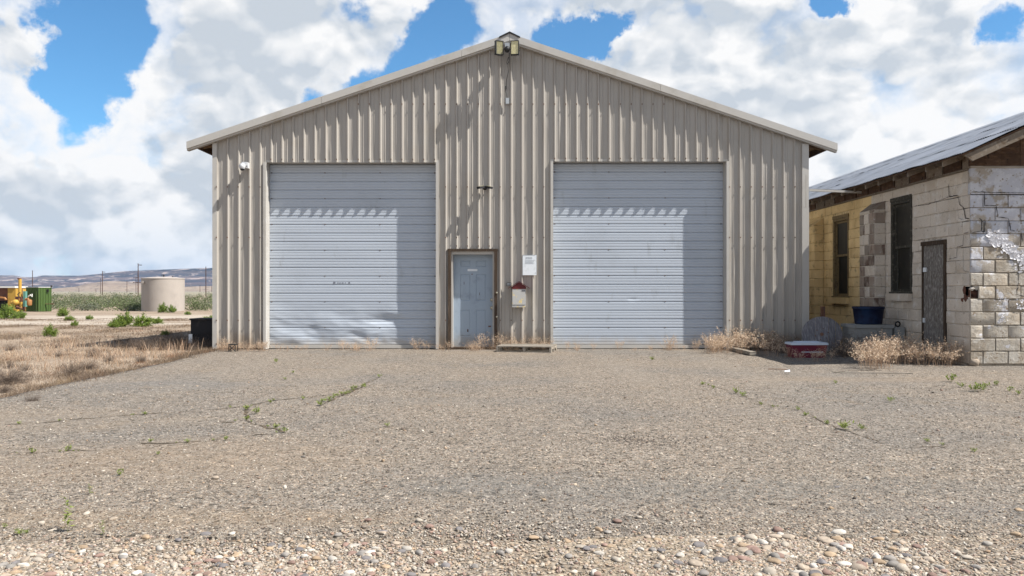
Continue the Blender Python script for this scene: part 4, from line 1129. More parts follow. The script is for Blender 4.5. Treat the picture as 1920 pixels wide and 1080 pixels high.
# boarded door
y0, y1, _, z1 = dor
fr_ = MB(); x0 = WX - .03
fr_.box(x0, x0 + .10, y0, y0 + .055, .02, z1 - .07); fr_.box(x0 + .01, x0 + .10, y1 - .04, y1, .02, z1 - .07); fr_.box(x0 - .004, x0 + .10, y0 - .01, y1 + .01, z1 - .07, z1)
df = fr_.build("boarded_door", "old_wood", bb)
MB().box(x0 + .028, x0 + .05, y0 + .058, y1 - .043, .03, z1 - .073).build("chipboard_sheet", "chipboard", df)
MB().box(x0 + .0, x0 + .027, y1 - .16, y1 - .07, 1.58, 1.66).build("hasp", "paper", df)
MB().box(x0 + .0, x0 + .027, y1 - .10, y1 - .06, .66, .74).build("hinge", "paper", df)
lump(31, (.006, .035, .06), (x0 + .027, y0 + .075, 1.17), "gap_shade", df, "broken_notch")
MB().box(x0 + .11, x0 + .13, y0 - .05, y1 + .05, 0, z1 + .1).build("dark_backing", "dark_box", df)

# roof
EX, EZ, RX_, RZ_ = 7.15, 3.425, 9.80, 4.605
RF0, RF1 = 12.64, 27.9
SLP = (RZ_ - EZ) / (RX_ - EX); LEN = math.hypot(RX_ - EX, RZ_ - EZ); ANG = math.atan(SLP)
def sheet_mesh(w, l, seed):
    r = np.random.default_rng(seed); nseg = int(round(w / .0675)) * 4
    u = np.linspace(0, w, nseg + 1); n_v = 5; vv = np.linspace(0, l, n_v)
    U_, V_ = np.meshgrid(u, vv); lift = (seed % 3) * .008
    Z = .009 * np.sin(U_ / .0675 * 2 * np.pi) + lift * np.clip(1 - V_ / (l * .5), 0, 1) * np.clip(np.sin(U_ / w * np.pi * r.uniform(.8, 1.6)), 0, 1) + .004 * np.sin(V_ * 5 + U_ * 4 + seed)
    P = np.stack([V_, U_, Z], -1).reshape(-1, 3); i = np.arange(n_v - 1)[:, None] * (nseg + 1) + np.arange(nseg)[None]
    F = np.stack([i, i + 1, i + nseg + 2, i + nseg + 1], -1).reshape(-1, 4)[:, ::-1]
    me = bpy.data.meshes.new("roof_sheet"); me.from_pydata(P.tolist(), [], F.tolist()); me.shade_smooth(); me.materials.append(MATS["galvanized"]); return me
SW = .675; SH = [sheet_mesh(SW + .03, LEN / 3 + .06, i) for i in range(7)]
roof = MB()
for s_ in (1, -1):
    a = (EX, EZ - .035) if s_ > 0 else (2 * RX_ - EX, EZ - .035)
    roof.add([(a[0], RF0 + .03, a[1]), (RX_, RF0 + .03, RZ_ - .035), (RX_, RF1, RZ_ - .035), (a[0], RF1, a[1]), (a[0], RF0 + .03, a[1] + .02), (RX_, RF0 + .03, RZ_ - .015), (RX_, RF1, RZ_ - .015), (a[0], RF1, a[1] + .02)],
             [(0, 3, 2, 1), (4, 5, 6, 7), (0, 1, 5, 4), (1, 2, 6, 5), (2, 3, 7, 6), (3, 0, 4, 7)])
roof = roof.build("roof", "dark_wood", bb)
rr = random.Random(3)
for side in (1, -1):
    for row in range(3):
        y = RF0 - rr.uniform(0, .02)
        while y < RF1 - .3:
            d = row * LEN / 3 - .03
            o = bpy.data.objects.new("roof_sheet", SH[rr.randrange(7)]); COL.objects.link(o); o.parent = roof
            px_ = EX + d * math.cos(ANG); pz_ = EZ + d * math.sin(ANG) + .010 + .007 * row + rr.uniform(0, .004)
            if side > 0:
                o.location = Vector((px_, y, pz_)) - wl(roof); o.rotation_euler = (0, -ANG - rr.uniform(-.002, .004), rr.uniform(-.003, .003))
            else:
                o.location = Vector((2 * RX_ - px_, y + SW, pz_)) - wl(roof); o.rotation_euler = (0, -ANG, math.pi)
            y += SW
MB().add([(RX_ - .16, RF0 - .01, RZ_ - .03), (RX_, RF0 - .01, RZ_ + .06), (RX_ + .16, RF0 - .01, RZ_ - .03), (RX_ - .16, RF1, RZ_ - .03), (RX_, RF1, RZ_ + .06), (RX_ + .16, RF1, RZ_ - .03)],
         [(0, 1, 4, 3), (1, 2, 5, 4)]).build("ridge_cap", "galvanized", roof)
# eaves: rafter tails with boards between
y = 13.34; rr = random.Random(8)
ys_ = []
while y < RF1 - .2:
    ys_.append(y)
    m_ = MB(); zt = lambda x: EZ - .04 + (x - EX) * SLP
    xa, xb = EX + .05 + rr.uniform(-.015, .015), WX + .3
    m_.add([(xa, y, zt(xa) - .10), (xb, y, zt(xb) - .14), (xb, y + .045, zt(xb) - .14), (xa, y + .045, zt(xa) - .10), (xa, y, zt(xa)), (xb, y, zt(xb)), (xb, y + .045, zt(xb)), (xa, y + .045, zt(xa))],
           [(0, 3, 2, 1), (4, 5, 6, 7), (0, 1, 5, 4), (1, 2, 6, 5), (2, 3, 7, 6), (3, 0, 4, 7)])
    m_.build("rafter", "rafter_wood", bb)
    y += .585
for a, b in zip(ys_, ys_[1:]):
    MB().box(WX - .03, WX + .01, a + .048, b - .003, WT - .0, WT + .30).build("blocking_board", "rafter_wood" if rr.random() < .45 else "dark_wood", bb)
MB().box(WX - .05, WX + .02, WY + .03, BY1, WT - .035, WT - .002).build("wall_plate", "rafter_wood", bb)
MB().box(WX - .03, WX + .01, WY + .0, ys_[0] - .003, WT - .0, WT + .26).build("blocking_board", "rafter_wood", bb)
# gable: boards, bargeboard
for side in (1, -1):
    fx_ = lambda x: x if side > 0 else 2 * RX_ - x
    m_ = MB(); y0, y1 = RF0 + .035, RF0 + .075
    pts = [(EX + .15, EZ - .045 + .15 * SLP - .15), (RX_ - .001, RZ_ - .045 - .15), (RX_ - .001, RZ_ - .045), (EX + .02, EZ - .045 + .02 * SLP)]
    pts = [(fx_(a), b) for a, b in pts]
    if side < 0: pts = pts[::-1]
    m_.prism(pts, y0, y1); m_.build("bargeboard", "rafter_wood", bb)
zb0 = WT + .002
x = WX - .03; i = 0; rr = random.Random(4)
MB().box(WX - .01, BX1, WY - .02, WY + .06, WT - .008, WT + .028).build("wall_plate", "grey_wood", bb)
while x < 2 * RX_ - WX:
    w = rr.uniform(.24, .34); xb = min(x + w, 2 * RX_ - WX)
    def zr(q): q = q if q < RX_ else 2 * RX_ - q; return EZ - .05 + (q - EX) * SLP
    z0_ = WT + .030
    for zz0, zz1 in ((z0_, z0_ + .20), (z0_ + .204, 9)):
        ta, tb = min(zr(x), zz1), min(zr(xb - .004), zz1)
        if max(ta, tb) - zz0 < .02: continue
        yo = WY - .008 + rr.uniform(-.004, .004) + (.012 if zz0 > z0_ else 0)
        pts = [(x, zz0), (xb - .004, zz0), (xb - .004, max(tb, zz0 + .002))]
        if x < RX_ < xb: pts.append((RX_, min(zr(RX_), zz1)))
        pts.append((x, max(ta, zz0 + .002)))
        MB().prism(pts, yo, yo + .025).build("gable_board", "dark_wood", bb)
    x = xb
# conduit between the two buildings
cz = 3.36
cnd = empty("conduit", (SX1 + .03, 17.0, cz), "flat grey metal conduit spanning the gap between the two buildings below the eaves", "conduit")
MB().bar((SX1 + .03, 17.0, cz + .02), (7.42, 17.0, cz - .03), .05, .045).build("pipe", "trim_steel", cnd)
MB().bar((SX1 + .03, 17.06, cz + .045), (7.30, 17.06, cz + .01), .02, .02).build("wire", "black_metal", cnd)
MB().box(SX1 + .03, SX1 + .10, 16.96, 17.10, cz - .03, cz + .08).build("bracket", "galvanized", cnd)

# ================================================================== THINGS ON THE GROUND
# cool box: maroon body, pale lid
c0 = (5.50, 14.95)
cb = empty("cool_box", (c0[0], c0[1], 0), "faded maroon cool box with a dirty white lid lying in the weeds between the buildings", "cooler")
b = MB(); 
def rbox(w0, d0, w1, d1, z0, z1, r=.05, n=4):
    m_ = MB()
    for (w, d, z) in ((w0, d0, z0), (w1, d1, z1)):
        for cx, cy, a0 in ((w / 2 - r, d / 2 - r, 0), (-w / 2 + r, d / 2 - r, 90), (-w / 2 + r, -d / 2 + r, 180), (w / 2 - r, -d / 2 + r, 270)):
            for q in range(n + 1):
                a = R(a0 + 90 * q / n); m_.v.append((c0[0] + cx + r * math.cos(a), c0[1] + cy + r * math.sin(a), z))
    N = 4 * (n + 1); m_.f = [(i, (i + 1) % N, (i + 1) % N + N, i + N) for i in range(N)] + [tuple(range(N))[::-1], tuple(range(N, 2 * N))]
    return m_
rbox(.60, .34, .67, .40, .0, .235).build("body", "red_plastic", cb, smooth=40)
lid = rbox(.70, .43, .69, .42, .237, .275).build("lid", "lid_white", cb, smooth=40)
rbox(.45, .24, .43, .22, .276, .295).build("lid_panel", "lid_white", lid, smooth=40)
MB().box(c0[0] - .16, c0[0] + .24, c0[1] - .192, c0[1] - .180, .10, .115).build("handle_groove", "lid_white", cb)
# cable spool end
sp_c = Vector((6.10, 15.75, .375)); tilt = R(24); yaw = R(-22)
spool = empty("cable_spool", (6.1, 15.75, 0), "round end of a weathered grey wooden cable spool leaning behind the maroon cool box", "cable spool")
Mx = Matrix.Rotation(yaw, 4, 'Z') @ Matrix.Rotation(-tilt, 4, 'X')
rad = .375; npl = 6
for i in range(npl):
    x0 = -rad + 2 * rad * i / npl + .002; x1 = -rad + 2 * rad * (i + 1) / npl - .002
    up = []; lo = []
    for q in range(7):
        x = x0 + (x1 - x0) * q / 6; h = math.sqrt(max(rad * rad - x * x, .0001)); up.append((x, h)); lo.append((x, -h))
    poly = lo + up[::-1]
    m_ = MB().prism(poly, -.022, .022)
    m_.v = [tuple(Mx @ Vector(v) + sp_c) for v in m_.v]; m_.build("plank", "spool_wood", spool)
m_ = MB(); m_.lathe([(0, -.026), (.03, -.026), (.035, -.024), (.035, .02)], (0, 0, 0), 14, 'y')
for a in range(6): m_.lathe([(0, -.03), (.012, -.03), (.012, .0)], (.12 * math.cos(a * 1.05 + .3), 0, .12 * math.sin(a * 1.05 + .3)), 8, 'y')
m_.v = [tuple(Mx @ Vector(v) + sp_c) for v in m_.v]; m_.build("hub_bolts", "rust_metal", spool)
m_ = MB().lathe([(.11, .022), (.11, .16), (.0, .16)], (0, 0, 0), 18, 'y'); m_.v = [tuple(Mx @ Vector(v) + sp_c) for v in m_.v]; m_.build("drum", "spool_wood", spool)
tag(MB().box(6.33, 6.40, 16.35, 16.42, -.02, .92).build("steel_post", "rust_metal", loc=(6.36, 16.38, 0)), "short rusty post standing just behind the leaning wooden cable spool", "post")
# concrete base with half barrel on it
cbk = MB(); cbk.box(6.60, 7.30, 15.35, 15.98, -.02, .57); cbk.box(6.575, 7.325, 15.325, 16.005, .52, .585)
tag(cbk.build("concrete_base", "concrete", loc=(6.95, 15.65, 0)), "pale concrete base against the block wall, under the dark blue half barrel", "concrete block")
hb = empty("half_barrel", (6.97, 15.65, .585), "dark blue cut-down plastic barrel standing on a pale base under the wall windows", "barrel")
MB().lathe([(.0, .59), (.235, .59), (.25, .60), (.262, .72), (.285, .90), (.292, .905), (.292, .925), (.275, .925), (.255, .80), (.24, .62), (0, .61)], (6.97, 15.65, 0), 32).build("tub", "blue_barrel", hb, smooth=50)
MB().lathe([(.285, .885), (.300, .89), (.300, .915), (.290, .93)], (6.97, 15.65, 0), 32).build("rim", "blue_barrel", hb, smooth=50)
m_ = MB(); pts = [(7.40 + .045 * math.cos(t / 12 * 6.283), 15.35, .60 + .045 * math.sin(t / 12 * 6.283)) for t in range(13)]
m_.tube(pts, .016, 8); tag(m_.build("small_tyre", "rubber", loc=(7.4, 15.35, .54)), "small black rubber wheel beside the dark blue half barrel", "wheel")
MB().box(7.30, 7.50, 15.3, 15.45, -.02, .535)
tag(MB().box(7.335, 7.50, 15.28, 15.46, -.02, .538).build("cinder_block", "concrete", loc=(7.42, 15.37, 0)), "grey masonry pier carrying the small black wheel by the block wall", "block")
# pallet
pal = empty("wooden_pallet", (.42, 16.36, 0), "weathered grey wooden pallet lying flat below the mailbox and notice board", "pallet")
prz = R(-11); pc = (.31, 16.42)
def pbox(x0, x1, y0, y1, z0, z1):
    return MB().box(pc[0] + x0, pc[0] + x1, pc[1] + y0, pc[1] + y1, z0, z1, prz, pc)
for i in range(7):
    y0 = -.40 + i * .117
    pbox(-.56, .56, y0, y0 + .092, .108 + .002 * (i % 2), .126 + .002 * (i % 3)).build("deck_board", "grey_wood", pal)
for x0 in (-.56, -.02, .52):
    m_ = pbox(x0, x0 + .04, -.40, -.28, .020, .107); 
    for (a, b) in ((-.05, .05), (.28, .392)): m_.add(pbox(x0, x0 + .04, a, b, .020, .107).v, MB().box(0, 1, 0, 1, 0, 1).f)
    m_.add(pbox(x0 + .0, x0 + .04, -.279, .279, .065, .1065).v, MB().box(0, 1, 0, 1, 0, 1).f)
    m_.build("stringer", "grey_wood", pal)
for y0 in (-.40, -.05, .31): pbox(-.56, .56, y0, y0 + .09, .002, .019).build("bottom_board", "grey_wood", pal)
# dark steel box left of the shop
db = empty("metal_cabinet", (-6.66, 17.6, 0), "dark metal cabinet in deep shade against the left side of the beige building", "cabinet")
b_ = MB(); x0, x1, y0, y1 = -6.98, -6.34, 17.35, 17.95
b_.box(x0, x1, y0 + .03, y1, 0, .60); b_.build("body", "dark_box", db)
MB().box(x0 - .015, x1 + .015, y0 - .01, y1 + .01, .602, .635).build("top", "dark_box", db)
MB().box(x0 + .03, x1 - .16, y0 + .012, y0 + .028, .30, .57).build("door", "dark_box", db)
MB().box(x1 - .14, x1 - .02, y0 + .012, y0 + .028, .03, .57).build("door", "dark_box", db)
tag(MB().box(x0 - .02, x0 + .055, y0 - .03, y0 - .015, .10, .30).build("white_panel", "paper", loc=(x0, y0 - .02, .08)), "narrow white panel propped against the dark cabinet at the left wall", "panel")
# small black stand
X, Y = gpt(437, 659)
st_ = empty("plant_stand", (X, Y, 0), "little black cross-braced stand at the foot of the beige wall's left corner", "stand")
MB().box(X - .075, X + .075, Y - .07, Y + .07, .135, .155).build("top", "black_metal", st_)
for sx in (-1, 1):
    for sy in (-1, 1): MB().bar((X + sx * .065, Y + sy * .06, 0), (X + sx * .065, Y + sy * .06, .134), .014, .014).build("leg", "black_metal", st_)
MB().bar((X - .06, Y - .068, .02), (X + .06, Y - .068, .13), .01, .012).build("brace", "black_metal", st_)
MB().bar((X - .06, Y - .074, .13), (X + .06, Y - .074, .02), .01, .012).build("brace", "black_metal", st_)
# planks, sticks, scraps
def plank(p0, p1, w, h, m, name, label, cat):
    a = Vector((*gpt(*p0), h)); b = Vector((*gpt(*p1), h))
    o = MB().bar(a, b, w, h * 1.4).build(name, m, loc=tuple(((a + b) / 2).xy) + (0,)); return tag(o, label, cat)
plank((1373, 658), (1412, 667), .13, .045, "grey_wood", "plank", "short weathered plank under the tall dry weeds right of the right overhead door", "plank")
plank((1563, 699), (1712, 701), .022, .008, "grey_wood", "stick", "long dead stick lying on the gravel in front of the dry weed clump", "stick")
tag(MB().box(4.68, 4.76, 16.36, 16.42, 0, .30, .3).build("wood_stub", "old_wood", loc=(4.72, 16.39, 0)), "dark wooden stub poking from the dry weeds near the corner trim", "stub")
X, Y = gpt(1476, 697); tag(MB().add([(X - .05, Y - .03, .004), (X + .03, Y - .04, .01), (X + .05, Y + .03, .03), (X - .03, Y + .03, .015), (X - .05, Y - .03, .0), (X + .03, Y - .04, .002), (X + .05, Y + .03, .004), (X - .03, Y + .03, .003)], [(0, 1, 2, 3), (4, 7, 6, 5), (0, 4, 5, 1), (1, 5, 6, 2), (2, 6, 7, 3), (3, 7, 4, 0)]).build("paper_scrap", "paper", loc=(X, Y, 0)), "crumpled white scrap on the gravel in front of the maroon cool box", "litter")
X, Y = gpt(1440, 693); MBt = MB().tube([(X, Y, .01), (X + .15, Y - .03, .012), (X + .33, Y - .04, .01)], .006, 5)
tag(MBt.build("wire", "rust_metal", loc=(X, Y, 0)), "thin rusty wire on the gravel trailing from the white scrap", "wire")
for (px, py, w, h, d, mm, lab, sd) in ((1827, 686, .125, .085, .10, "rock", "large rounded rock at the foot of the block building's corner", 41), (1800, 681, .05, .03, .05, "rock", "small rock beside the large rounded rock at the wall corner", 42)):
    X, Y = gpt(px, py); o = bpy.data.objects.new("rock", stone_mesh(sd, MATS[mm])); COL.objects.link(o); o.location = (X, Y, h * .55); o.scale = (w, d, h); o.rotation_euler = (0, .1, .3); tag(o, lab, "rock")
m_ = MB(); X, Y = gpt(1795, 676)
m_.tube([(X - .25, Y + .5, .12), (X - .1, Y + .42, .16), (X + .05, Y + .3, .10), (X + .1, Y + .25, .02)], .05, 8)
tag(m_.build("black_hose", "rubber", loc=(X, Y + .4, 0)), "length of thick black hose behind the dry weeds under the boarded door", "hose")
# ================================================================== CRACKS AND PLANTS
def ribbon(pts, w, seed):
    r = random.Random(seed); P = []
    for (a, b) in zip(pts, pts[1:]):
        A, B = Vector(gpt(*a)), Vector(gpt(*b)); n = max(2, int((B - A).length / .07))
        for i in range(n):
            P.append(A.lerp(B, i / n) + Vector((r.gauss(0, .012), r.gauss(0, .02))))
    m_ = MB()
    for i, p in enumerate(P):
        d = (P[min(i + 1, len(P) - 1)] - P[max(i - 1, 0)]); d = d.normalized() if d.length > 1e-6 else Vector((1, 0)); nrm = Vector((-d.y, d.x))
        ww = w * 1.25 * r.uniform(.15, 1.3) * (0.35 if (i // 6 + seed) % 4 == 0 else 1)
        for s_ in (-1, 1):
            q = p + nrm * ww * s_ / 2; z = float(.008 * wob(q.x, q.y, .9, 9) + .004 * wob(q.x, q.y, 3.0, 10)) + .0035
            m_.v.append((q.x, q.y, z))
    for i in range(len(P) - 1): m_.f.append((2 * i, 2 * i + 1, 2 * i + 3, 2 * i + 2))
    m_.build("crack", "crack_dirt", yard)
mat("crack_dirt", (.055, .045, .034), .95, .1, layers=[(9, 5, .45, .6, (.13, .10, .07))], bump=[(30, 4, .01)])
CR = [([(0, 797), (95, 791), (200, 782), (300, 775), (420, 766), (462, 761), (515, 751), (575, 745), (640, 738), (712, 708)], .022, 1),
      ([(462, 763), (466, 790), (500, 800), (545, 812)], .028, 2), ([(262, 833), (340, 830), (400, 826), (450, 818), (520, 812)], .018, 3),
      ([(0, 850), (60, 850), (140, 846), (210, 842)], .014, 4), ([(420, 790), (460, 790)], .02, 5),
      ([(1312, 718), (1380, 736), (1430, 758), (1500, 770), (1552, 796), (1640, 826), (1700, 848)], .011, 6),
      ([(350, 711), (410, 709), (470, 707)], .015, 7), ([(595, 762), (640, 742), (685, 722)], .04, 8), ([(750, 806), (800, 803)], .02, 9), ([(1560, 697), (1640, 694), (1700, 700)], .03, 10),
      ([(1700, 840), (1790, 838)], .015, 11)]
for c_ in CR: ribbon(*c_)
# dark coarse patch
x = rng.normal(0, .33, 900); y = rng.normal(0, .13, 900); X, Y = gpt(1160, 826)
scatter("coarse_patch", np.stack([x + X, y + Y, 0 * x], -1), rng.uniform(.003, .012, 900), OCT, OCF, "chip_dark" if mat("chip_dark", (.07, .06, .055), .95, .1, layers=[(60, 3, .5, .6, (.14, .12, .10))]) else "", yard, True)['kind'] = 'stuff'

# ---- plant builders (numpy, all triangles)
class TB:
    def __init__(s): s.V = []; s.F = []; s.n = 0; s.mi = []
    def add(s, V, F, mi=0):
        V = np.asarray(V, float).reshape(-1, 3); F = np.asarray(F, int)
        s.V.append(V); s.F.append(F + s.n); s.mi.append(np.full(len(F), mi)); s.n += len(V)
    def mesh(s, name, mats):
        V = np.vstack(s.V); F = np.vstack(s.F); mi = np.concatenate(s.mi)
        me = bpy.data.meshes.new(name); me.vertices.add(len(V)); me.vertices.foreach_set('co', V.astype(np.float32).ravel())
        me.loops.add(F.size); me.loops.foreach_set('vertex_index', F.astype(np.int32).ravel())
        me.polygons.add(len(F)); me.polygons.foreach_set('loop_start', np.arange(0, F.size, 3, dtype=np.int32)); me.polygons.foreach_set('loop_total', np.full(len(F), 3, dtype=np.int32))
        for m_ in mats: me.materials.append(MATS[m_])
        me.polygons.foreach_set('material_index', mi.astype(np.int32)); me.update(calc_edges=True); return me
def tris(P, D, Nn, L, Wd):
    """leaf diamonds at P along D, sideways Nn; returns V,F"""
    n = len(P); L = np.asarray(L).reshape(-1, 1); Wd = np.asarray(Wd).reshape(-1, 1)
    a = P; b = P + D * L * .5 + Nn * Wd; c_ = P + D * L; d = P + D * L * .5 - Nn * Wd
    V = np.stack([a, b, c_, d], 1).reshape(-1, 3); k = np.arange(n) * 4
    F = np.concatenate([np.stack([k, k + 1, k + 2], -1), np.stack([k, k + 2, k + 3], -1)]); return V, F
def unit(v): return v / (np.linalg.norm(v, axis=-1, keepdims=True) + 1e-9)
def stems(r, n, rad, hgt, lean, wdt, segs=4):
    """returns list of stem paths (n,segs+1,3)"""
    a = r.uniform(0, 6.283, n); rr_ = rad * np.sqrt(r.random(n)) * .55; base = np.stack([rr_ * np.cos(a), rr_ * np.sin(a), 0 * a], -1)
    b = a + r.normal(0, .7, n); h = hgt * r.uniform(.5, 1.05, n); out = lean * r.uniform(.2, 1.1, n)
    t_ = np.linspace(0, 1, segs + 1)[None, :, None]
    dirv = np.stack([np.cos(b), np.sin(b), 0 * b], -1)[:, None, :]
    P = base[:, None, :] + dirv * (out[:, None, None] * t_ ** 1.6) + np.array([0, 0, 1.])[None, None] * (h[:, None, None] * (t_ - .12 * t_ ** 2.5))
    P = P + r.normal(0, .012, P.shape) * t_
    return P, dirv
def ribbon_stems(tb, P, w, mi=0):
    n, s_, _ = P.shape; sd = unit(np.cross(P[:, -1] - P[:, 0], rng.normal(size=(n, 3))))
    ws = np.linspace(1, .35, s_)[None, :, None] * w
    A = P + sd[:, None] * ws / 2; B = P - sd[:, None] * ws / 2
    V = np.stack([A, B], 2).reshape(-1, 3); k = (np.arange(n) * s_ * 2)[:, None] + (np.arange(s_ - 1) * 2)[None]
    k = k.ravel(); F = np.concatenate([np.stack([k, k + 1, k + 3], -1), np.stack([k, k + 3, k + 2], -1)]); tb.add(V, F, mi)
def dry_weed(seed, rad=.22, hgt=.5, n=46, lean=.25, seeds=16, ss=.014):
    r = np.random.default_rng(seed); tb = TB(); P, _ = stems(r, n, rad, hgt, lean, .004)
    ribbon_stems(tb, P, .0035)
    # side branches
    k = r.integers(0, n, n * 3); t_ = r.uniform(.45, .95, n * 3); S = P[k, (t_ * 4).astype(int)]
    D = unit(r.normal(size=(n * 3, 3)) * [1, 1, .5] + [0, 0, .7]); E = S + D * (hgt * r.uniform(.10, .25, (n * 3, 1)))
    Q = np.stack([S, (S + E) / 2 + r.normal(0, .006, S.shape), E], 1); ribbon_stems(tb, Q, .0022)
    m_ = n * seeds; which = r.random(m_) < .55; kk = r.integers(0, n, m_); kb = r.integers(0, n * 3, m_)
    a = P[kk, -1] * .0; tt = r.uniform(.62, 1.02, (m_, 1)); base = P[kk, 2] * (1 - (tt - .5) * 2) + P[kk, 4] * ((tt - .5) * 2)
    t2 = r.uniform(.2, 1.05, (m_, 1)); base2 = S[kb] * (1 - t2) + E[kb] * t2
    B = np.where(which[:, None], base, base2) + r.normal(0, .008, (m_, 3)); B[:, 2] = np.maximum(B[:, 2], .01)
    D = unit(r.normal(size=(m_, 3)) + [0, 0, -.2]); N_ = unit(np.cross(D, r.normal(size=(m_, 3))))
    V, F = tris(B, D, N_, r.uniform(.8, 1.8, m_) * ss, r.uniform(.18, .36, m_) * ss); tb.add(V, F, 1)
    return tb
def brush(seed, rad=.4, hgt=.4, n=200):
    r = np.random.default_rng(seed); tb = TB(); a = r.normal(size=(n, 3)); a[:, 2] = np.abs(a[:, 2]); a = unit(a) * [rad, rad, hgt]
    a *= r.uniform(.7, 1.0, (n, 1)); t_ = np.linspace(.05, 1, 5)[None, :, None]
    P = a[:, None, :] * t_ + np.cumsum(r.normal(0, .022, (n, 5, 3)), 1); P[..., 2] = np.maximum(P[..., 2], .0); ribbon_stems(tb, P, .005)
    S = P[r.integers(0, n, n * 6), r.integers(1, 5, n * 6)]; E = S + unit(r.normal(size=S.shape)) * r.uniform(.04, .14, (n * 6, 1)); E[:, 2] = np.maximum(E[:, 2], 0)
    Q = np.stack([S, (S + E) / 2 + r.normal(0, .012, S.shape), E], 1); ribbon_stems(tb, Q, .0035)
    return tb
def leafy(seed, rad, hgt, n, nl, ll, lw, up=.5):
    r = np.random.default_rng(seed); tb = TB(); P, _ = stems(r, n, rad * .4, hgt, rad, .004); ribbon_stems(tb, P, .004)
    k = r.integers(0, n, nl); t_ = r.uniform(.15, 1.0, nl) * 4; i0 = np.minimum(t_.astype(int), 3); f = (t_ - i0)[:, None]
    B = P[k, i0] * (1 - f) + P[k, i0 + 1] * f; D = unit(r.normal(size=(nl, 3)) * [1, 1, .5] + [0, 0, up]); N_ = unit(np.cross(D, [0, 0, 1.]) + r.normal(0, .3, (nl, 3)))
    V, F = tris(B, D, N_, r.uniform(.6, 1.3, nl) * ll, r.uniform(.7, 1.2, nl) * lw); tb.add(V, F, 1); return tb
WD = [dry_weed(i, .22 + .03 * (i % 3), .50, 30, .24 + .05 * (i % 2), 17, .021).mesh("dry_weed", ["dry_weed", "seed_head"]) for i in range(5)]
WS = [dry_weed(20 + i, .10, .20, 16, .14, 9, .011).mesh("dry_tuft", ["dry_weed", "seed_head"]) for i in range(4)]
BR = [brush(30 + i, .42, .42, 190).mesh("dead_brush", ["grey_brush"]) for i in range(3)]
GW_ = [leafy(40 + i, .5, .55, 8, 60, .26, .040, .9).mesh("green_weed", ["green_leaf", "green_leaf"]) for i in range(4)]
GT_ = [leafy(50 + i, .20, 1.0, 3, 60, .16, .028, .3).mesh("leafy_weed", ["green_leaf", "green_leaf"]) for i in range(3)]
def put(me, name, x, y, s_, label, cat, group=None, z=None, rz=None, sc=None):
    o = bpy.data.objects.new(name, me); COL.objects.link(o)
    o.location = (x, y, float(gz(x, y)) if z is None else z); o.scale = sc or (s_, s_, s_); o.rotation_euler = (0, 0, random.uniform(0, 6.28) if rz is None else rz)
    return tag(o, label, cat, group)
# tall sunlit weeds right of the right overhead door
L1 = ["bushy straw-coloured dry weed against the right jamb of the right overhead door", "tall straw-coloured dry weed just right of the right overhead door jamb", "tallest pale dry weed in front of the ribbed wall right of the door",
      "dry weed leaning over the short weathered plank", "pale feathery dry weed at the edge of the building's shadow", "low dry weed in front of the ribbed wall's shaded end", "dry weed at the shadow's edge left of the maroon cool box"]
for (px, py, h), lab in zip([(1345, 657, 40), (1372, 658, 52), (1400, 658, 56), (1388, 664, 42), (1428, 664, 52), (1448, 668, 40), (1478, 670, 28)], L1):
    X, Y = gpt(px, py); s_ = h / FPX * Y / .50
    put(WD[random.randrange(5)], "dry_weed", X, Y, s_, lab, "weed", "dry weeds right of the overhead doors", 0)
for i in range(12):
    X, Y = gpt(random.uniform(1330, 1465), random.uniform(655, 664))
    put(WD[random.randrange(5)], "dry_weed", X, Y + .1, random.uniform(.55, .95), "one of the straw-coloured dry weeds crowding the right jamb of the right overhead door", "weed", "dry weeds right of the overhead doors", 0)
# long clump before the block building
for i in range(30):
    px = 1622 + 185 * i / 29 + random.uniform(-6, 6); X, Y = gpt(px, random.uniform(676, 687) if px > 1660 else random.uniform(680, 692))
    put(WD[random.randrange(5)], "dry_weed", X, Y, random.uniform(.75, 1.08) * (1.15 if px < 1700 else .95), ("pinkish dry weed at the left end of the sunlit clump, below the half barrel" if px < 1668 else "pinkish dry weed in the middle of the sunlit clump, below the black-framed window" if px < 1728 else "pinkish dry weed in the sunlit clump right below the boarded door" if px < 1778 else "pinkish dry weed at the right end of the sunlit clump, by the wall corner"), "weed", "dry weeds in front of the block building", 0)
# dead brush in the shade
for (px, py, s_, lab) in [(1440, 658, .95, "dead brown brush in shade at the beige building's right corner"), (1480, 662, .85, "dead brown brush behind the left end of the maroon cool box"), (1590, 668, 1.15, "dead brush in shade right of the maroon cool box"),
                    (1630, 664, 1.2, "large dead brush in shade below the dark blue half barrel"), (1672, 664, 1.1, "dead brush in shade right of the half barrel's base"), (1610, 650, 1.0, "dead brush between the cable spool and the concrete base"),
                    (1725, 664, .95, "dead brush at the foot of the boarded door"), (1530, 655, .8, "dead brush behind the cable spool and cool box"), (1458, 652, 1.1, "tall dead brush against the shaded ribbed wall by the corner"), (1500, 655, .95, "dead brush between the shaded ribbed wall and the cool box"), (1600, 655, 1.25, "tall dead brush between the cool box and the half barrel's base"), (1650, 668, 1.15, "dead brush in shade behind the left end of the pinkish weeds"), (1768, 668, .7, "dead brush between the boarded door and the wall corner")]:
    X, Y = gpt(px, py); put(BR[random.randrange(3)], "dead_brush", X, Y, s_, lab, "dead brush", "dead brush in the shaded gap", 0)
for i in range(14):
    X, Y = gpt(random.uniform(1430, 1700), random.uniform(650, 672))
    put(WD[random.randrange(5)], "dry_weed", X, Y + .15, random.uniform(.5, .8), ("dry weed in the shaded gap beside the beige building's right corner" if X < 5.9 else "dry weed in the shaded gap behind the cable spool and half barrel"), "weed", "dry weeds in the shaded gap", 0)
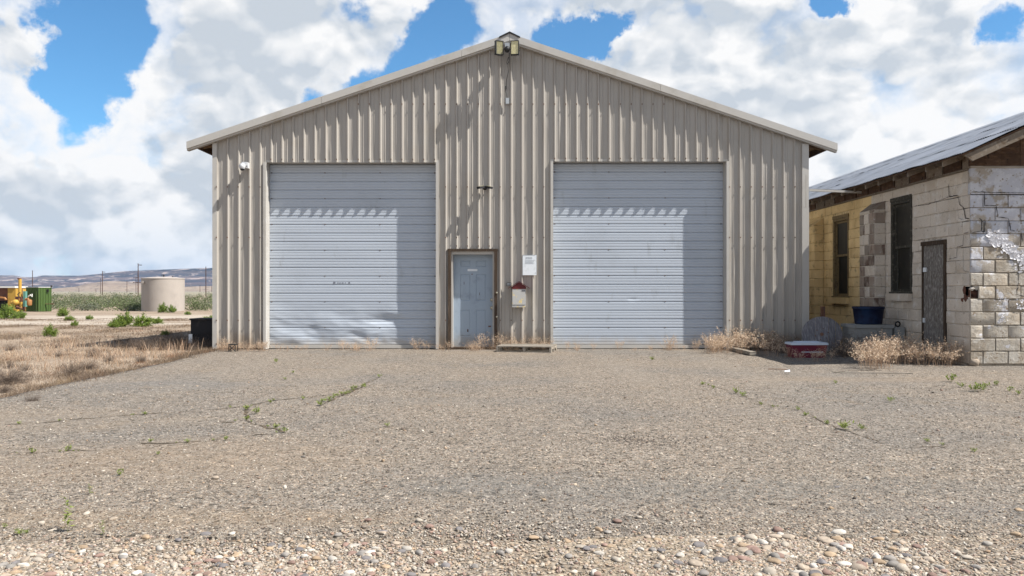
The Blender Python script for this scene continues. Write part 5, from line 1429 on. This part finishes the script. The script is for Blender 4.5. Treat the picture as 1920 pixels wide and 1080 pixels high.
for (px, py, s_, lab) in [(1500, 676, .45, "small dry weed in front of the cool box's left end"), (1530, 678, .5, "small dry weed in front of the middle of the cool box"), (1552, 677, .55, "dry weed touching the cool box's right front corner")]:
    X, Y = gpt(px, py); put(WD[random.randrange(5)], "dry_weed", X, Y, s_, lab, "weed", "dry weeds in the shaded gap", 0)
# at the doors
for (px, py, h, lab) in [(905, 655, 30, "dry weed spilling across the entry door's threshold"), (925, 654, 36, "dry weed at the lower right corner of the entry door"), (950, 652, 28, "dry weed between the entry door and the mailbox"), (975, 650, 26, "dry weed on the wall foot below the mailbox"),
                      (1000, 650, 24, "dry weed behind the pallet under the notice board"), (1020, 650, 24, "dry weed behind the right end of the pallet"), (888, 656, 20, "low dry weed in front of the entry door's lower panels"), (492, 658, 24, "dry weed at the left jamb of the left overhead door"),
                      (455, 657, 20, "dry weed beside the little black stand"), (424, 657, 26, "dry weed at the left corner of the beige building"), (843, 656, 18, "dry weed between the left overhead door and the entry door"), (640, 655, 20, "dry weed at the middle of the left overhead door's sill"),
                      (700, 655, 26, "dry weed right of centre on the left overhead door's sill"), (780, 655, 24, "dry weed near the right jamb of the left overhead door"), (800, 655, 18, "small dry weed touching the left overhead door's right jamb"),
                      (575, 655, 12, "small dry weed left of centre on the left overhead door's sill"), (1255, 655, 30, "tall dry weed right of centre on the right overhead door's sill"), (1160, 654, 20, "dry weed at the middle of the right overhead door's sill"), (1060, 652, 16, "dry weed at the right overhead door's left jamb"), (1110, 653, 14, "small dry weed left of centre on the right overhead door's sill"), (1305, 655, 22, "dry weed near the right jamb of the right overhead door")]:
    X, Y = gpt(px, py + 1); s_ = h / FPX * Y / .5 * 1.15; put(WD[random.randrange(5)], "dry_weed", X, min(Y, 16.72), 1, lab, "weed", "dry weeds along the foot of the front wall", 0, sc=(s_ * .9, s_ * .7, s_))
for i in range(70):
    px = random.choice([random.uniform(500, 835), random.uniform(1040, 1340), random.uniform(850, 1040), random.uniform(405, 500)])
    X, Y = gpt(px, random.uniform(655, 659)); s_ = random.uniform(.5, 1.1); put(WS[random.randrange(4)], "dry_tuft", X, Y, s_, ("low dry tuft at the foot of the wall left of both doors" if px < 500 else "low dry tuft along the left half of the left overhead door's sill" if px < 665 else "low dry tuft along the right half of the left overhead door's sill" if px < 838 else "low dry tuft in front of the pale blue entry door" if px < 940 else "low dry tuft around the pallet and below the mailbox" if px < 1040 else "low dry tuft along the left half of the right overhead door's sill" if px < 1195 else "low dry tuft along the right half of the right overhead door's sill"), "tuft", "dry tufts along the foot of the front wall", 0)
# green weeds on the yard
GL = [(272, 778, 9), (282, 829, 9), (62, 850, 12), (130, 845, 12), (225, 892, 14), (462, 768, 12), (482, 776, 14), (507, 756, 9), (463, 788, 10), (517, 803, 12), (535, 811, 12), (423, 826, 10), (353, 830, 9), (600, 760, 14), (568, 749, 8), (518, 680, 9),
      (550, 700, 6), (535, 712, 6), (297, 853, 8), (37, 796, 8), (712, 708, 8), (728, 800, 9), (1223, 676, 9), (1317, 722, 8), (1338, 729, 8), (1380, 738, 13), (1395, 744, 12), (1427, 760, 8), (1450, 764, 6), (1497, 770, 9), (1510, 780, 10), (1549, 795, 9),
      (1583, 806, 22), (1615, 806, 13), (1740, 829, 9), (1767, 835, 8), (1825, 848, 10), (1671, 754, 12), (1567, 720, 8), (1782, 716, 18), (1803, 726, 12), (1826, 734, 18), (1838, 733, 20), (1867, 723, 11), (1893, 735, 12), (1910, 740, 10), (35, 1003, 14), (50, 1000, 10), (10, 990, 10)]
for i in range(17): GL.append((598 + 88 * i / 16 + random.uniform(-4, 4), 759 - 36 * i / 16 + random.uniform(-2, 2), random.uniform(5, 9)))
for i in range(26):
    pts = random.choice(CR[:6])[0]; q = random.randrange(len(pts) - 1); f = random.random(); a, b = pts[q], pts[q + 1]
    GL.append((a[0] + (b[0] - a[0]) * f, a[1] + (b[1] - a[1]) * f, random.uniform(3, 6)))
SPEC = {(62, 850): "bright green weed furthest left among those on the paved yard", (225, 892): "green weed on the paved yard nearest the tall leafy weed", (1583, 806): "upright yellow-green weed on the crack at the right of the yard", (482, 776): "green weed where the left yard's cracks meet",
        (1838, 733): "broad yellow-green weed on the gravel before the sunlit block wall", (1671, 754): "lone green weed midway between the right crack and the block building", (1782, 716): "dark green weed in front of the pinkish dry weeds", (1223, 676): "lone green weed just in front of the right overhead door"}
for (px, py, h) in GL:
    X, Y = gpt(px, py); s_ = h / FPX * Y / .62
    lab = SPEC.get((px, py)) or ("small green weed in the green strip left of centre on the yard" if 590 < px < 720 and 715 < py < 765 else "small green weed near the left front edge of the yard" if px < 900 and py > 900 else "small green weed on the nearer cracks at the left of the yard" if px < 900 and py > 815 else "small green weed on the long left crack, near the left field" if px < 400 else "small green weed around the meeting cracks left of centre" if px < 900 and py > 740 else "small green weed on the far left part of the yard, near the beige building" if px < 900 else "small green weed on the upper end of the right crack" if px < 1480 else "small green weed on the lower end of the right crack" if py > 750 and px < 1860 else "small green weed on the gravel before the block building")
    put(GW_[random.randrange(4)], "green_weed", X, Y, s_, lab, "weed", None if (px, py) in SPEC else "green weeds on the paved yard", 0)
for (px, py, h, lab) in [(128, 998, 74, "tall leafy green weed at the left front edge of the yard"), (195, 1003, 32, "smaller leafy weed right of the tall leafy weed"), (170, 928, 24, "slender green weed behind the tall leafy weed")]:
    X, Y = gpt(px, py); put(GT_[random.randrange(3)], "leafy_weed", X, Y, h / FPX * Y / 1.0, lab, "weed", None, 0)

# ---- dry grass of the left field (one mass)
def blades(n, xf, hmin, hmax, name, m_, w=.004, lean=.45, parent=None):
    x, y = xf(n); n = len(x); h = rng.uniform(hmin, hmax, n) * np.clip(0.75 + 1.1 * wob(x, y, 1.7, 31), .2, 1.25); a = rng.uniform(0, 6.283, n); l = h * rng.uniform(.1, lean * 2, n)
    z = gz(x, y); B = np.stack([x, y, z - .01], -1); T_ = B + np.stack([np.cos(a) * l, np.sin(a) * l, h], -1); M_ = (B * .45 + T_ * .55) + np.stack([0 * a, 0 * a, h * .08], -1)
    b = rng.uniform(0, 6.283, n); ww = w * (1 + .055 * np.maximum(y, 4)) * rng.uniform(.7, 1.4, n); S = np.stack([np.cos(b), np.sin(b), 0 * b], -1) * ww[:, None] / 2
    V = np.stack([B - S, B + S, M_ + S * .7, M_ - S * .7, T_], 1).reshape(-1, 3); k = np.arange(n) * 5
    F = np.concatenate([np.stack([k, k + 1, k + 2], -1), np.stack([k, k + 2, k + 3], -1), np.stack([k + 3, k + 2, k + 4], -1)])
    return np_obj(name, V, F, m_, parent)
def field(n):
    y = 5.0 + (42 - 5.0) * rng.random(n) ** 1.25; x = rng.uniform(-.70, -.10, n) * y - rng.random(n) * 2.0
    edge = LEFT(y) - .05 - rng.exponential(.05, n)
    k = (x < np.where(y < 17.2, edge, np.where(y < 36.5, -6.5, 12))) & (x > -.75 * y)
    dens = .5 + .5 * wob(x, y, .9, 33); bare = np.exp(-((x + 6.6 + (12 - y) * .25) / .8) ** 2) * (y < 14) * .3
    k &= rng.random(n) < np.clip(-.10 + dens * .8 + .75 * wob(x, y, 2.3, 34) - bare - .6 * ((y > 29.5) & (y < 36)), .03, 1)
    return x[k], y[k]
o = blades(440000, field, .015, .085, "dry_grass", "dry_grass", .0030, .95); tag(o, kind='stuff')
def edgef(n):
    y = rng.uniform(5.5, 16.8, n); x = LEFT(y) + rng.normal(-.10, .14, n); return x, y
o = blades(9000, edgef, .02, .10, "dry_grass", "dry_grass", .0035, .7); tag(o, kind='stuff')
# taller straw tufts, seed heads of weeds over the grass
def tallf(n):
    c_ = [gpt(190, 672), gpt(150, 668), gpt(225, 660), gpt(120, 690), gpt(60, 672), gpt(20, 668), gpt(340, 655), gpt(160, 650), gpt(90, 655), gpt(260, 668)]
    w_ = rng.integers(0, len(c_), n); c_ = np.array(c_)[w_]; return c_[:, 0] + rng.normal(0, .35, n), c_[:, 1] + rng.normal(0, .5, n)
tag(blades(1600, tallf, .12, .28, "tall_straw", "dry_weed", .0035, .35), kind='stuff')
for i in range(30):
    px, py = random.uniform(-40, 400), random.uniform(634, 690); X, Y = gpt(px, py)
    if X > -6.4: continue
    put(WD[random.randrange(5)], "dry_weed", X, Y, random.uniform(.25, .55), ("dry weed in the tan grass at the far left edge, beside the paved yard" if px < 90 else "dry weed among the tall straw in the middle of the tan field" if px < 230 else "dry weed in the tan grass just left of the dark cabinet"), "weed", "dry weeds in the left field")
for (px, py, s_, lab) in [(18, 716, .75, "dead grey brush at the photo's left edge beside the yard"), (60, 752, .28, "small dead grey brush on the yard's left edge"), (135, 700, .55, "dead grey brush in the tan grass left of the yard"), (165, 690, .5, "dead grey brush beside the taller straw tufts"),
                          (300, 655, .75, "dead brush in the beige building's shadow, furthest left"), (335, 652, .8, "dead brush in the beige building's shadow, left of the cabinet"), (370, 652, .8, "dead brush touching the dark metal cabinet"), (265, 655, .6, "low dead brush at the shadow's left end")]:
    X, Y = gpt(px, py); put(BR[random.randrange(3)], "dead_brush", X, Y, s_, lab, "dead brush", "dead brush in the left field")

for i in range(20):
    px, py = random.uniform(215, 398), random.uniform(641, 655); X, Y = gpt(px, py)
    put(BR[random.randrange(3)], "dead_brush", X, Y, random.uniform(.4, .75), "dead brush in the beige building's shadow, left part" if px < 300 else "dead brush in the beige building's shadow, near the cabinet", "dead brush", "dead brush in the left field")
for i in range(26):
    px, py = random.uniform(-30, 300), 650 + 85 * random.random() ** 1.3; X, Y = gpt(px, py)
    if X > float(LEFT(Y)) - .25: continue
    put(BR[random.randrange(3)], "dead_brush", X, Y, random.uniform(.18, .38), "small grey-brown dead brush in the near part of the tan field" if py > 690 else "small grey-brown dead brush in the far part of the tan field", "dead brush", "dead brush in the left field")
# ---- green bushes
def bush(seed, n=34, nl=2600):
    r = np.random.default_rng(seed); tb = TB(); a = r.normal(size=(n, 3)); a[:, 2] = np.abs(a[:, 2]) + .15; a = unit(a) * [.62, .62, .74] * r.uniform(.6, 1.05, (n, 1))
    t_ = np.linspace(.0, 1, 5)[None, :, None]; P = a[:, None, :] * t_ ** np.array([1, 1, .8]) + r.normal(0, .012, (n, 5, 3)); P[..., 2] = np.maximum(P[..., 2], 0); ribbon_stems(tb, P, .012)
    k = r.integers(0, n, nl); q = r.uniform(.45, 1.02, (nl, 1)); B = a[k] * q + r.normal(0, .055, (nl, 3)); B[:, 2] = np.maximum(B[:, 2], .02)
    D = unit(r.normal(size=(nl, 3)) + [0, 0, .8]); N_ = unit(np.cross(D, r.normal(size=(nl, 3)))); V, F = tris(B, D, N_, r.uniform(.05, .12, nl), r.uniform(.012, .026, nl)); tb.add(V, F, 1); return tb
BU = [bush(60 + i).mesh("green_bush", ["grey_brush", "bush_leaf"]) for i in range(3)]
for (px, py, w, h, lab) in [(235, 612, 46, 26, "bright green bush, left one of the wide clump before the pale tank"), (268, 612, 42, 24, "bright green bush, right one of the clump before the pale tank"), (212, 614, 24, 14, "low green bush at the left end of the clump before the tank"), (296, 607, 26, 12, "low green bush right of the clump before the tank"),
                      (95, 631, 30, 22, "small round green bush alone in the tan grass"), (14, 598, 44, 26, "green bush in front of the yellow machine at the left edge"), (38, 597, 26, 16, "small green bush right of the one before the yellow machine"),
                      (118, 593, 24, 16, "low green bush on the track right of the green shed"), (130, 601, 22, 10, "low green weed bush beside the pale track"), (168, 599, 16, 9, "little green bush on the track left of the bush clump"), (306, 586, 22, 18, "dark green bush at the foot of the pale tank"), (322, 586, 18, 14, "small green bush at the right foot of the pale tank"),
                      (393, 602, 34, 10, "green bush behind the dark metal cabinet"), (352, 590, 16, 6, "low green bush right of the pale tank"), (310, 628, 20, 10, "low green bush in the tan grass left of the cabinet"), (140, 612, 16, 12, "small grey-green bush on the far side of the tan grass")]:
    Yb = (CAMH + .25) * FPX / (py - HZ)
    for _ in range(6): Yb = (CAMH - float(gz(-15, Yb))) * FPX / (py - HZ)
    X = (px - 960) / FPX * Yb; s_ = 1 / FPX * Yb
    put(BU[random.randrange(3)], "green_bush", X, Yb, 1, lab, "bush", "green bushes around the track", sc=(w * s_ / 1.25, w * s_ / 1.25, h * s_ / .72))
# ---- sagebrush thicket
r = rng; nsh = 2600; ys2 = 69 + (230 - 69) * r.random(nsh) ** 2.2; xs2 = r.uniform(-1, 1, nsh) * ys2 * .95
keep = ~((xs2 > -7.5) & (xs2 < 14) & (ys2 < 40)) & ~((np.abs(xs2 + 29.7 * ys2 / 68) < 1.8) & (ys2 < 71)); keep &= ~((xs2 < -38) & (ys2 < 72))
xs2, ys2 = xs2[keep], ys2[keep]; nsh = len(xs2); per = 150
hh = np.clip(r.lognormal(-.02, .30, nsh), .45, 1.6) + .0 * ys2; ww_ = hh * r.uniform(.7, 1.2, nsh)
idx = np.repeat(np.arange(nsh), per); n = len(idx); d = unit(r.normal(size=(n, 3))); d[:, 2] = np.abs(d[:, 2]); rad_ = r.uniform(.35, 1, n) ** .6
lob = 1 + .25 * np.sin(d[:, 0] * 5 + idx) * np.cos(d[:, 1] * 6 + idx * 1.7)
B = np.stack([xs2[idx] + d[:, 0] * ww_[idx] * rad_ * lob, ys2[idx] + d[:, 1] * ww_[idx] * rad_ * lob, gz(xs2[idx], ys2[idx]) + d[:, 2] * hh[idx] * rad_ * lob], -1)
D = unit(r.normal(0, 1, d.shape)); N_ = unit(np.cross(D, r.normal(size=D.shape)))
V, F = tris(B, D, N_, r.uniform(.07, .17, n), r.uniform(.03, .06, n))
tag(np_obj("sagebrush", V, F, "sage_leaf"), kind='stuff')

# ================================================================== FAR THINGS ON THE LEFT
def at(px, Y): return (px - 960) / FPX * Y
G = lambda Y: float(gz(-30, Y))
# tank
TY = 68.; TX = at(306, TY); g0 = G(TY); s_ = TY / FPX
tk = empty("storage_tank", (TX, TY, g0), "pale round storage tank standing among the sagebrush", "tank")
r0 = 37.5 * s_; hT = 61 * s_
MB().lathe([(r0, -.1), (r0, hT - .06), (r0 + .03, hT - .05), (r0 + .03, hT), (r0 - .02, hT + .02), (r0 * .6, hT + .09), (0, hT + .13)], (TX, TY, g0), 48).build("shell", "tank_paint", tk, smooth=30)
MB().tube([(TX + .05, TY, g0 + hT + .1), (TX + .05, TY, g0 + hT + .28)], .06, 8).build("vent", "black_metal", tk)
MB().box(TX - .15, TX + .12, TY - .1, TY + .1, g0 + hT + .25, g0 + hT + .31).build("vent_cap", "black_metal", tk)
MB().tube([(TX + r0 * .55, TY - .3, g0 + hT), (TX + r0 * .55, TY - .3, g0 + hT + .2)], .035, 6).build("vent_pipe", "black_metal", tk)
MB().tube([(TX - r0 * .62, TY - r0 * .82, g0 + hT - .35), (TX - r0 * .62, TY - r0 * .9, g0 + hT - .35)], .10, 12).build("inlet", "tank_paint", tk)
# green shed
SY = 66.; g1 = G(SY); s_ = SY / FPX
gs = empty("green_shed", (at(70, SY), SY, g1), "dark green corrugated metal shed beside the yellow pump machinery", "shed")
cxx = at(72, SY); A0 = Vector((cxx, SY)); dl = Vector((-1.02, .35)).normalized() * 1.35; dr = Vector((.75, .55)).normalized() * .95; hS = 1.98
def wall(m_, a, d, h0, h1, z0, nrib, out):
    n = Vector((d.y, -d.x)).normalized() * out; prev = a
    for i in range(nrib):
        for (f0, f1, o) in ((0, .72, 0), (.72, .8, 1), (.8, .92, 1), (.92, 1, 0)):
            p0 = a + d * ((i + f0) / nrib); p1 = a + d * ((i + f1) / nrib)
            o0 = n * (.03 if f0 in (.8, .92) else 0); o1 = n * (.03 if f1 in (.8, .92) else 0)
            q0, q1 = p0 + o0, p1 + o1
            m_.add([(q0.x, q0.y, z0 + h0), (q1.x, q1.y, z0 + h0), (q1.x, q1.y, z0 + h1), (q0.x, q0.y, z0 + h1)], [(0, 1, 2, 3)])
m_ = MB(); wall(m_, A0, dl, 0, hS, g1, 5, -1); m_.build("wall", "green_paint", gs)
m_ = MB(); wall(m_, A0, dr, 0, hS, g1, 5, 1); m_.build("wall", "green_paint", gs)
m_ = MB(); wall(m_, A0 + dl, dr, 0, hS, g1, 5, -1); m_.build("wall", "green_paint", gs)
m_ = MB(); wall(m_, A0 + dr, dl, 0, hS, g1, 5, 1); m_.build("wall", "green_paint", gs)
q = [A0 - dl * .03 - dr * .03, A0 + dr * 1.03 - dl * .03, A0 + dr * 1.03 + dl * 1.03, A0 + dl * 1.03 - dr * .03]
MB().add([(p.x, p.y, g1 + hS + .002) for p in q] + [(p.x, p.y, g1 + hS + .05) for p in q], [(3, 2, 1, 0), (4, 5, 6, 7), (0, 1, 5, 4), (1, 2, 6, 5), (2, 3, 7, 6), (3, 0, 4, 7)]).build("roof", "sheet_white", gs)
p = A0 + dr * .98; MB().tube([(p.x, p.y, g1 + hS + .03), (p.x, p.y, g1 + hS + .17)], .075, 8).build("vent", "black_metal", gs)
p = A0 + dr * .75; MB().box(p.x - .08, p.x + .08, p.y - .12, p.y - .05, g1 + hS - .35, g1 + hS - .15).build("louvre", "black_metal", gs)
p = A0 + dr * .7; MB().tube([(p.x - .1, p.y - .12, g1 + .62), (p.x + .6, p.y - .2, g1 + .62)], .03, 6).build("outlet_pipe", "brown_steel", gs)
# yellow shed, partly out of frame
ys_ = empty("yellow_shed", (at(8, SY), SY, g1), "yellow metal equipment shed with a pale roof at the far left edge", "shed")
xr = at(28, SY); xm_ = at(14.5, SY); xl = at(-34, SY); hY = 1.95
MB().box(xm_, xr, SY, SY + 1.6, g1 - .1, g1 + hY).build("end_wall", "yellow_paint", ys_)
MB().box(xl, xm_ - .01, SY + .25, SY + 1.6, g1 + .9, g1 + hY - .002).build("side_wall", "brown_steel", ys_)
MB().box(xl, xm_ - .01, SY + .6, SY + 1.5, g1 - .1, g1 + .9).build("base", "dark_box", ys_)
MB().box(xl - .1, xr + .05, SY - .1, SY + 1.7, g1 + hY + .002, g1 + hY + .13).build("roof", "sheet_white", ys_)
MB().tube([(at(-2, SY), SY + .1, g1 + 1.15), (at(10, SY), SY - .05, g1 + 1.1), (at(12.5, SY), SY - .05, g1 + .95)], .09, 8).build("pipe", "orange_paint", ys_)
# pump unit
PY = 64.5; g2 = G(PY)
pu = empty("pump_unit", (at(38, PY), PY, g2), "yellow pumping engine with upright exhaust stack, round flywheel cover and pipes", "pump")
P3 = lambda px, py, dy=0: (at(px, PY + dy), PY + dy, CAMH + (HZ - py) / FPX * (PY + dy))
MB().tube([P3(37.5, 523, .5), P3(37.5, 552, .5), P3(37, 572, .5)], .125, 10).build("exhaust_stack", "yellow_paint", pu)
MB().lathe([(.135, 0), (.15, .02), (.15, .1), (.1, .12), (0, .12)], P3(36.5, 524, .5), 10).build("stack_cap", "brown_steel", pu)
MB().tube([P3(30, 541, .4), P3(30, 556, .4)], .085, 8).build("stack_pipe", "yellow_paint", pu)
MB().tube([P3(41, 540, .6), P3(41, 556, .6)], .055, 8).build("stack_pipe", "brown_steel", pu)
MB().lathe([(0, -.22), (.14, -.2), (.22, -.1), (.24, .05), (.22, .2), (0, .25)], P3(29, 567, 0), 16, 'y').build("flywheel_cover", "yellow_paint", pu, smooth=50)
MB().lathe([(0, -.2), (.1, -.18), (.17, -.08), (.18, .1), (0, .2)], P3(24.5, 568, .2), 14, 'y').build("flywheel_cover", "yellow_paint", pu, smooth=50)
a_ = P3(31, 556, .5); b_ = P3(43, 580, .5); MB().box(a_[0], b_[0], PY + .3, PY + .9, b_[2], a_[2]).build("engine_block", "brown_steel", pu)
MB().tube([P3(40, 566, .1), P3(40.5, 584, .1)], .09, 8).build("riser", "yellow_paint", pu)
MB().tube([P3(34, 562, .1), P3(62, 564, .1)], .022, 6).build("shaft", "brown_steel", pu)
a_ = P3(44.5, 546, .5); b_ = P3(49, 575, .5); MB().tube([a_, b_], .12, 10).build("cylinder", "teal_paint", pu) if False else MB().box(a_[0], b_[0], PY + .4, PY + .65, b_[2], a_[2]).build("radiator", "teal_paint", pu)
MB().lathe([(.0, .0), (.17, .02), (.19, .1), (.19, .40), (.15, .48), (0, .5)], P3(55, 573, -.2), 14).build("filter_pot", "orange_paint", pu, smooth=50)
MB().tube([P3(48, 561, 0), P3(52, 561, 0), P3(54, 560, -.1)], .10, 8).build("pipe", "orange_paint", pu)
MB().tube([P3(53, 556, -.1), P3(57, 553, -.1), P3(60, 556, -.1), P3(60, 551, -.1)], .05, 8).build("valve", "sheet_white", pu)
MB().tube([P3(31, 575, .0), P3(45, 580, .0)], .07, 8).build("pipe", "brown_steel", pu)
for px in (32, 36, 42): MB().tube([P3(px, 560, .15), P3(px + .5, 578, .15)], .045, 6).build("support", "brown_steel" if px != 36 else "yellow_paint", pu)
MB().tube([P3(38, 548, .2), P3(33, 552, .1), P3(36, 556, .1)], .04, 6).build("hose", "black_metal", pu)

# utility poles
for i, (px, top, arm, lab) in enumerate([(61, 507, 0, "thin utility pole rising behind the green shed"), (192, 508, 1, "taller of the two utility poles standing together left of the tank"), (188.5, 522, 0, "shorter utility pole close beside the taller left pair pole"), (238, 527, 0, "short distant utility pole midway between the pole pairs"),
                       (259, 494, 2, "tallest utility pole with short crossarms, just left of the tank"), (255, 519, 2, "shorter pole with a low crossarm beside the tallest pole"), (386, 500, 0, "utility pole between the tank and the beige building"), (375, 535, 0, "very distant pole left of the one by the beige building"), (397, 536, 0, "very distant pole nearest the beige building's wall"), (180, 543, 0, "faint far pole low on the horizon left of the pole pair"), (148, 540, 0, "faint far pole low on the horizon right of the green shed")]):
    hp = 9.0; Yp = (hp - 1.2 - .5) * FPX / (HZ - top)
    Yp = min(Yp, 1100); g = G(Yp); ztop = CAMH + (HZ - top) / FPX * Yp
    po = empty("utility_pole", (at(px, Yp), Yp, g), lab, "utility pole")
    w = max(.15, 1.0 / FPX * Yp * .55)
    MB().tube([(at(px, Yp), Yp, g - .2), (at(px, Yp), Yp, ztop)], [w, w * .72], 8).build("pole", "pole_wood", po)
    if arm: MB().bar((at(px, Yp) + .1, Yp, ztop - .4), (at(px, Yp) + 1.0, Yp, ztop - .45), .15, .18).build("crossarm", "pole_wood", po)
    if arm == 2: MB().bar((at(px, Yp) - 1.4, Yp, ztop - (5.1 if px == 259 else .5)), (at(px, Yp) + 1.6, Yp, ztop - (5.2 if px == 259 else .5)), .15, .18).build("crossarm", "pole_wood", po)

# hills
def hill(name, Y0, Y1, nx, ny, heightf, m_):
    xs_ = np.linspace(-1.25, 1.25, nx)[None, :]; t_ = np.linspace(0, 1, ny)[:, None]
    Yg = Y0 + (Y1 - Y0) * t_ + 0 * xs_; X = xs_ * Yg * .8; Z = heightf(X, Yg, t_ + 0 * xs_)
    V = np.stack([X, Yg, Z], -1).reshape(-1, 3); i = np.arange(ny - 1)[:, None] * nx + np.arange(nx - 1)[None]
    F = np.stack([i, i + 1, i + nx + 1, i + nx], -1).reshape(-1, 4); return tag(np_obj(name, V, F, m_, smooth=True), kind='structure')
def strat_mat(name, zs, cols, patch, sc, gully=.02, tint=None):
    m = bpy.data.materials.new(name); m.use_nodes = True; m.node_tree.nodes.clear(); t = NT(m.node_tree)
    b = t.n.new('ShaderNodeBsdfPrincipled'); out = t.n.new('ShaderNodeOutputMaterial'); t.l.new(b.outputs[0], out.inputs[0])
    pos = t.n.new('ShaderNodeNewGeometry').outputs['Position']; x, y, z = t.sep(pos)
    nz = t.noise(pos, sc, 6, .65); zz = t.math('MULTIPLY_ADD', nz, zs * .22, z); f = t.math('DIVIDE', zz, zs)
    c = t.ramp(f, cols)
    p2 = t.noise(t.vm('MULTIPLY', pos, (1, 1, 6)), sc * 3, 6, .7); c = t.mix(t.rng(p2, .545, .60, 0, .8), c, patch)
    t.l.new(c, b.inputs['Base Color']); b.inputs['Roughness'].default_value = 1; b.inputs['Specular IOR Level'].default_value = 0
    MATS[name] = m; return m
strat_mat("mesa_rock", 95, [(0, (.07, .06, .05)), (.22, (.035, .035, .035)), (.38, (.085, .06, .055)), (.46, (.03, .03, .035)), (.58, (.12, .09, .08)), (.66, (.035, .035, .04)), (.8, (.07, .055, .05)), (.9, (.018, .02, .022)), (1, (.018, .02, .02))], (.34, .27, .235), .006)
strat_mat("badland_rock", 36, [(0, (.19, .15, .115)), (.3, (.24, .19, .145)), (.5, (.18, .14, .11)), (.7, (.26, .21, .165)), (1, (.17, .14, .11))], (.12, .095, .075), .02)
pxs = np.array([-600, -300, 0, 28, 42, 66, 78, 100, 150, 195, 232, 300, 360, 400, 520, 700, 960, 1200, 1500, 1920, 2600]); pys = np.array([508, 520, 515, 515, 518.5, 518.5, 515, 515.5, 515.5, 511, 507, 504, 502, 500.5, 499, 503, 508, 503, 500, 505, 510])
MY = 2600.
def mesa(X, Y, t_):
    px = X / Y * FPX + 960; top = (HZ - np.interp(px, pxs, pys)) / FPX * 2950 + CAMH
    gul = wob(X / 90, Y / 160, 1.0, 51) * .5 + .5; rise = sstep((t_ - .06 * gul) / .80)
    steps = rise + .035 * np.sin(rise * 18) + .05 * (wob(X / 40, Y / 90, 1., 52)) * (rise < .93) * sstep(rise / .2)
    return -.6 + top * np.clip(steps, 0, 1.0)
hill("mesa", MY - 250, MY + 500, 420, 60, mesa, "mesa_rock")
bx = np.array([-400, 60, 110, 140, 160, 200, 235, 270, 330, 400, 600, 900, 1920, 2600]); byy = np.array([545, 545, 539, 537, 531, 525.5, 526.5, 530, 537, 535, 533, 536, 534, 536])
def bad(X, Y, t_):
    px = X / Y * FPX + 960; top = (HZ - np.interp(px, bx, byy)) / FPX * 1500 + 1.0
    g_ = np.abs(wob(X / 14, Y / 60, 1.0, 61)) ** .7; rise = sstep(t_ / .9); return -.6 + top * rise * (1 - .35 * g_ * (1 - rise) * 2 * sstep(t_ / .2)) 
hill("badlands", 1400, 1560, 700, 30, bad, "badland_rock")

# haze: the air of the whole place
HAZE = 9e-5
if HAZE:
    m = bpy.data.materials.new("air"); m.use_nodes = True; m.node_tree.nodes.clear(); t = NT(m.node_tree)
    v = t.n.new('ShaderNodeVolumePrincipled'); v.inputs['Density'].default_value = HAZE; v.inputs['Color'].default_value = (.42, .64, 1.0, 1); v.inputs['Anisotropy'].default_value = .1
    out = t.n.new('ShaderNodeOutputMaterial'); t.l.new(v.outputs[0], out.inputs['Volume'])
    MATS["air"] = m
    hz = MB().box(-3500, 3500, -70, 3700, -2.5, 125).build("haze", "air"); tag(hz, kind='stuff')
scene.cycles.volume_bounces = 0
scene.cycles.max_bounces = 6
scene.cycles.diffuse_bounces = 3
scene.cycles.use_denoising = True
